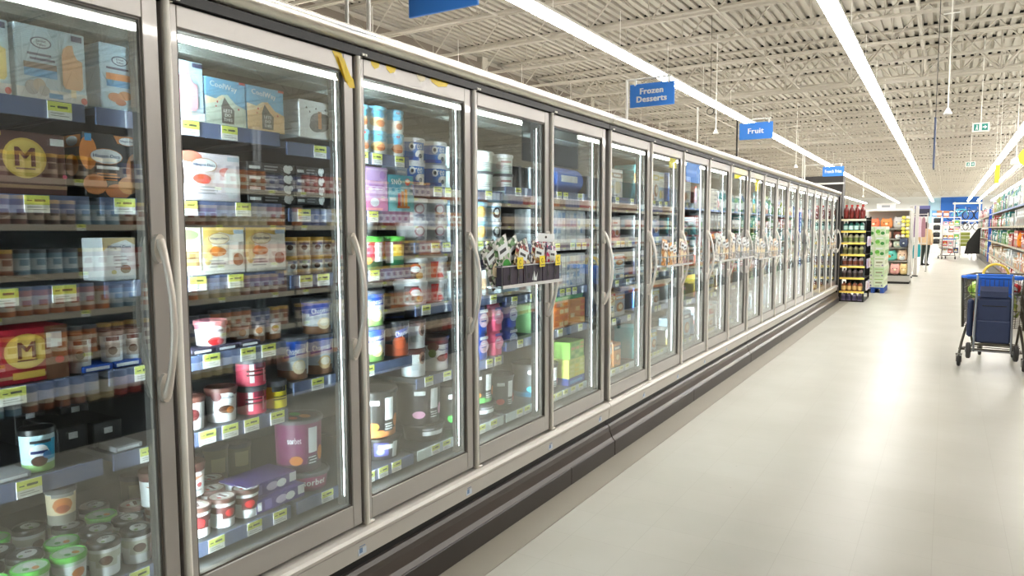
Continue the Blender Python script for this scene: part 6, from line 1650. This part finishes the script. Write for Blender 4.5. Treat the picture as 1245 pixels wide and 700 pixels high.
# navy trolley bag hung over the rear of the cart
NV = mat('trolley_navy', (38, 46, 74), .75, noise=.12, scale=14, bump=.15); AL = mat('trolley_aluminium', (150, 150, 154), .3, .8, noise=.03)
to = empty('trolley_bag', (.445, 8.86, 0))
mb = MB(); mb.box(-.165, -.06, .31, .165, .10, .79, NV, .03); mb.build('bag_body', to)
mb = MB(); mb.box(-.15, -.085, .32, .15, -.06, .55, NV, .012); mb.build('front_pocket', to)
mb = MB(); mb.prism([(-.06, .79), (.10, .79), (.09, .84), (.0, .90), (-.05, .85)], 'x', -.12, .12, NV); mb.build('flap', to)
mb = MB(); mb.box(-.10, -.064, .695, .11, -.061, .705, BLACK); mb.build('zip', to)
mb = MB()
for s in (-1, 1): mb.tube([(s*.16, -.10, .22), (s*.158, -.095, .6), (s*.15, -.075, 1.02)], .010, AL, 8)
mb.tube([(-.15, -.075, 1.02), (.15, -.075, 1.02)], .012, HB, 8)
mb.tube([(-.16, -.10, .25), (.16, -.10, .25)], .007, CM, 6); mb.tube([(-.16, -.10, .30), (.16, -.10, .30)], .007, CM, 6); mb.build('tube_frame', to)
for s in (-1, 1):
    mb = MB(); mb.lathe([(0, -.022), (.07, -.022), (.085, -.012), (.085, .012), (.07, .022), (0, .022)], RUB, 20, c=(s*.205, -.06, .225), axis='x'); mb.lathe([(0, -.03), (.02, -.03), (.02, .03), (0, .03)], AL, 10, c=(s*.205, -.06, .225), axis='x'); mb.build('wheel', to)
mb = MB(); mb.tube([(-.21, -.06, .225), (.21, -.06, .225)], .007, AL, 6); mb.build('axle', to)
mb = MB(); mb.box(-.225, -.01, .36, -.17, .09, .76, NV, .02); mb.build('side_pocket', to)
tag(to, 'navy wheeled trolley bag hanging on the back of the shopping cart', 'bag')
# blue bag with yellow handles in the cart
BB = mat('tote_blue', (44, 100, 200), .6, noise=.08); YH = mat('tote_yellow', (232, 196, 70), .5, noise=.05)
o = empty('tote_bag', (.47, 9.22, .52))
mb = MB(); mb.prism([(-.14, .12), (.14, .12), (.165, .40), (.16, .47), (-.16, .47), (-.165, .40)], 'y', -.06, .08, BB); mb.build('bag_body', o)
for yy in (-.03, .05):
    mb = MB(); mb.tube([(-.115 + .01*0, yy, .46)] + [(-.115*math.cos(math.pi*i/10), yy, .47 + .125*math.sin(math.pi*i/10)) for i in range(1, 10)] + [(.115, yy, .46)], .011, YH, 8); mb.build('handle', o)
tag(o, 'blue tote bag with arched yellow handles standing in the cart', 'bag')
# groceries
def lump(name, loc, sx, sy, sz, m, lab, cat, seed, extra=None):
    rr = random.Random(seed); mb = MB(); nu, nv = 14, 9; vs = []; fs = []
    for b in range(nv+1):
        ph = -math.pi/2 + math.pi*b/nv
        for a in range(nu):
            th = 2*math.pi*a/nu; k = 1 + rr.uniform(-.09, .09) if 0 < b < nv else 1
            vs.append((sx*k*math.cos(ph)*math.cos(th), sy*k*math.cos(ph)*math.sin(th), sz*(1+math.sin(ph)*k)))
    for b in range(nv):
        for a in range(nu): fs.append((b*nu+a, b*nu+(a+1) % nu, (b+1)*nu+(a+1) % nu, (b+1)*nu+a))
    mb.add(vs, fs, m, True); o = mb.build(name, None, loc)
    q = MB(); q.tube([(0, 0, sz*1.9), (.01, 0, sz*2.15)], .018, extra or m, 6); q.build('gathered_top', o); tag(o, lab, cat); return o
gb = lump('lettuce_bag', (.33, 9.45, .72), .10, .14, .10, busy('leaf_bag', [(120, 160, 40), (176, 200, 70), (90, 130, 40), (206, 220, 130)], 26, .3), 'bag of green leaves near the top of the cart', 'bag', 1)
lump('bread_bag', (.30, 9.32, .475), .07, .11, .05, mat('loaf_brown', (150, 100, 66), .6, noise=.3, scale=16), 'brown bread bag on the floor of the cart', 'bag', 2)
carton('grocery_box', 'tan grocery box stacked under the bag of leaves in the cart', 9.36, 9.56, .58, .13, .16, K(150, 120, 80), [R(.02, .02, .12, .1, K(206, 180, 120))], x=.42)
lump('snack_bag', (.64, 9.35, .78), .07, .10, .07, busy('snack_print', [(190, 30, 40), (230, 226, 220), (150, 20, 30), (240, 240, 236)], 24, .3), 'red and white snack bag by the side of the cart', 'bag', 3)
lump('produce_bag', (.64, 9.42, .50), .08, .12, .13, busy('produce_print', [(200, 206, 120), (226, 226, 210), (150, 170, 70), (236, 236, 230)], 22, .3), 'pale green produce bag low in the cart', 'bag', 4)
carton('grocery_box', 'dark green round topped box standing outside at the edge of the cart', 9.5, 9.7, .76, .12, .12, K(60, 80, 40), [R(.02, .02, .12, .08, LEAF)], x=.72)
cart((.12, 40.6, 0), .3, 'empty shopping cart left far down the aisle', 1.0, False)
finish_labels()
for o, l, k in REG:
    if len(o['label'].replace('-',' ').split()) > 15: print('LONG', len(o['label'].split()), o.name, o['label'])
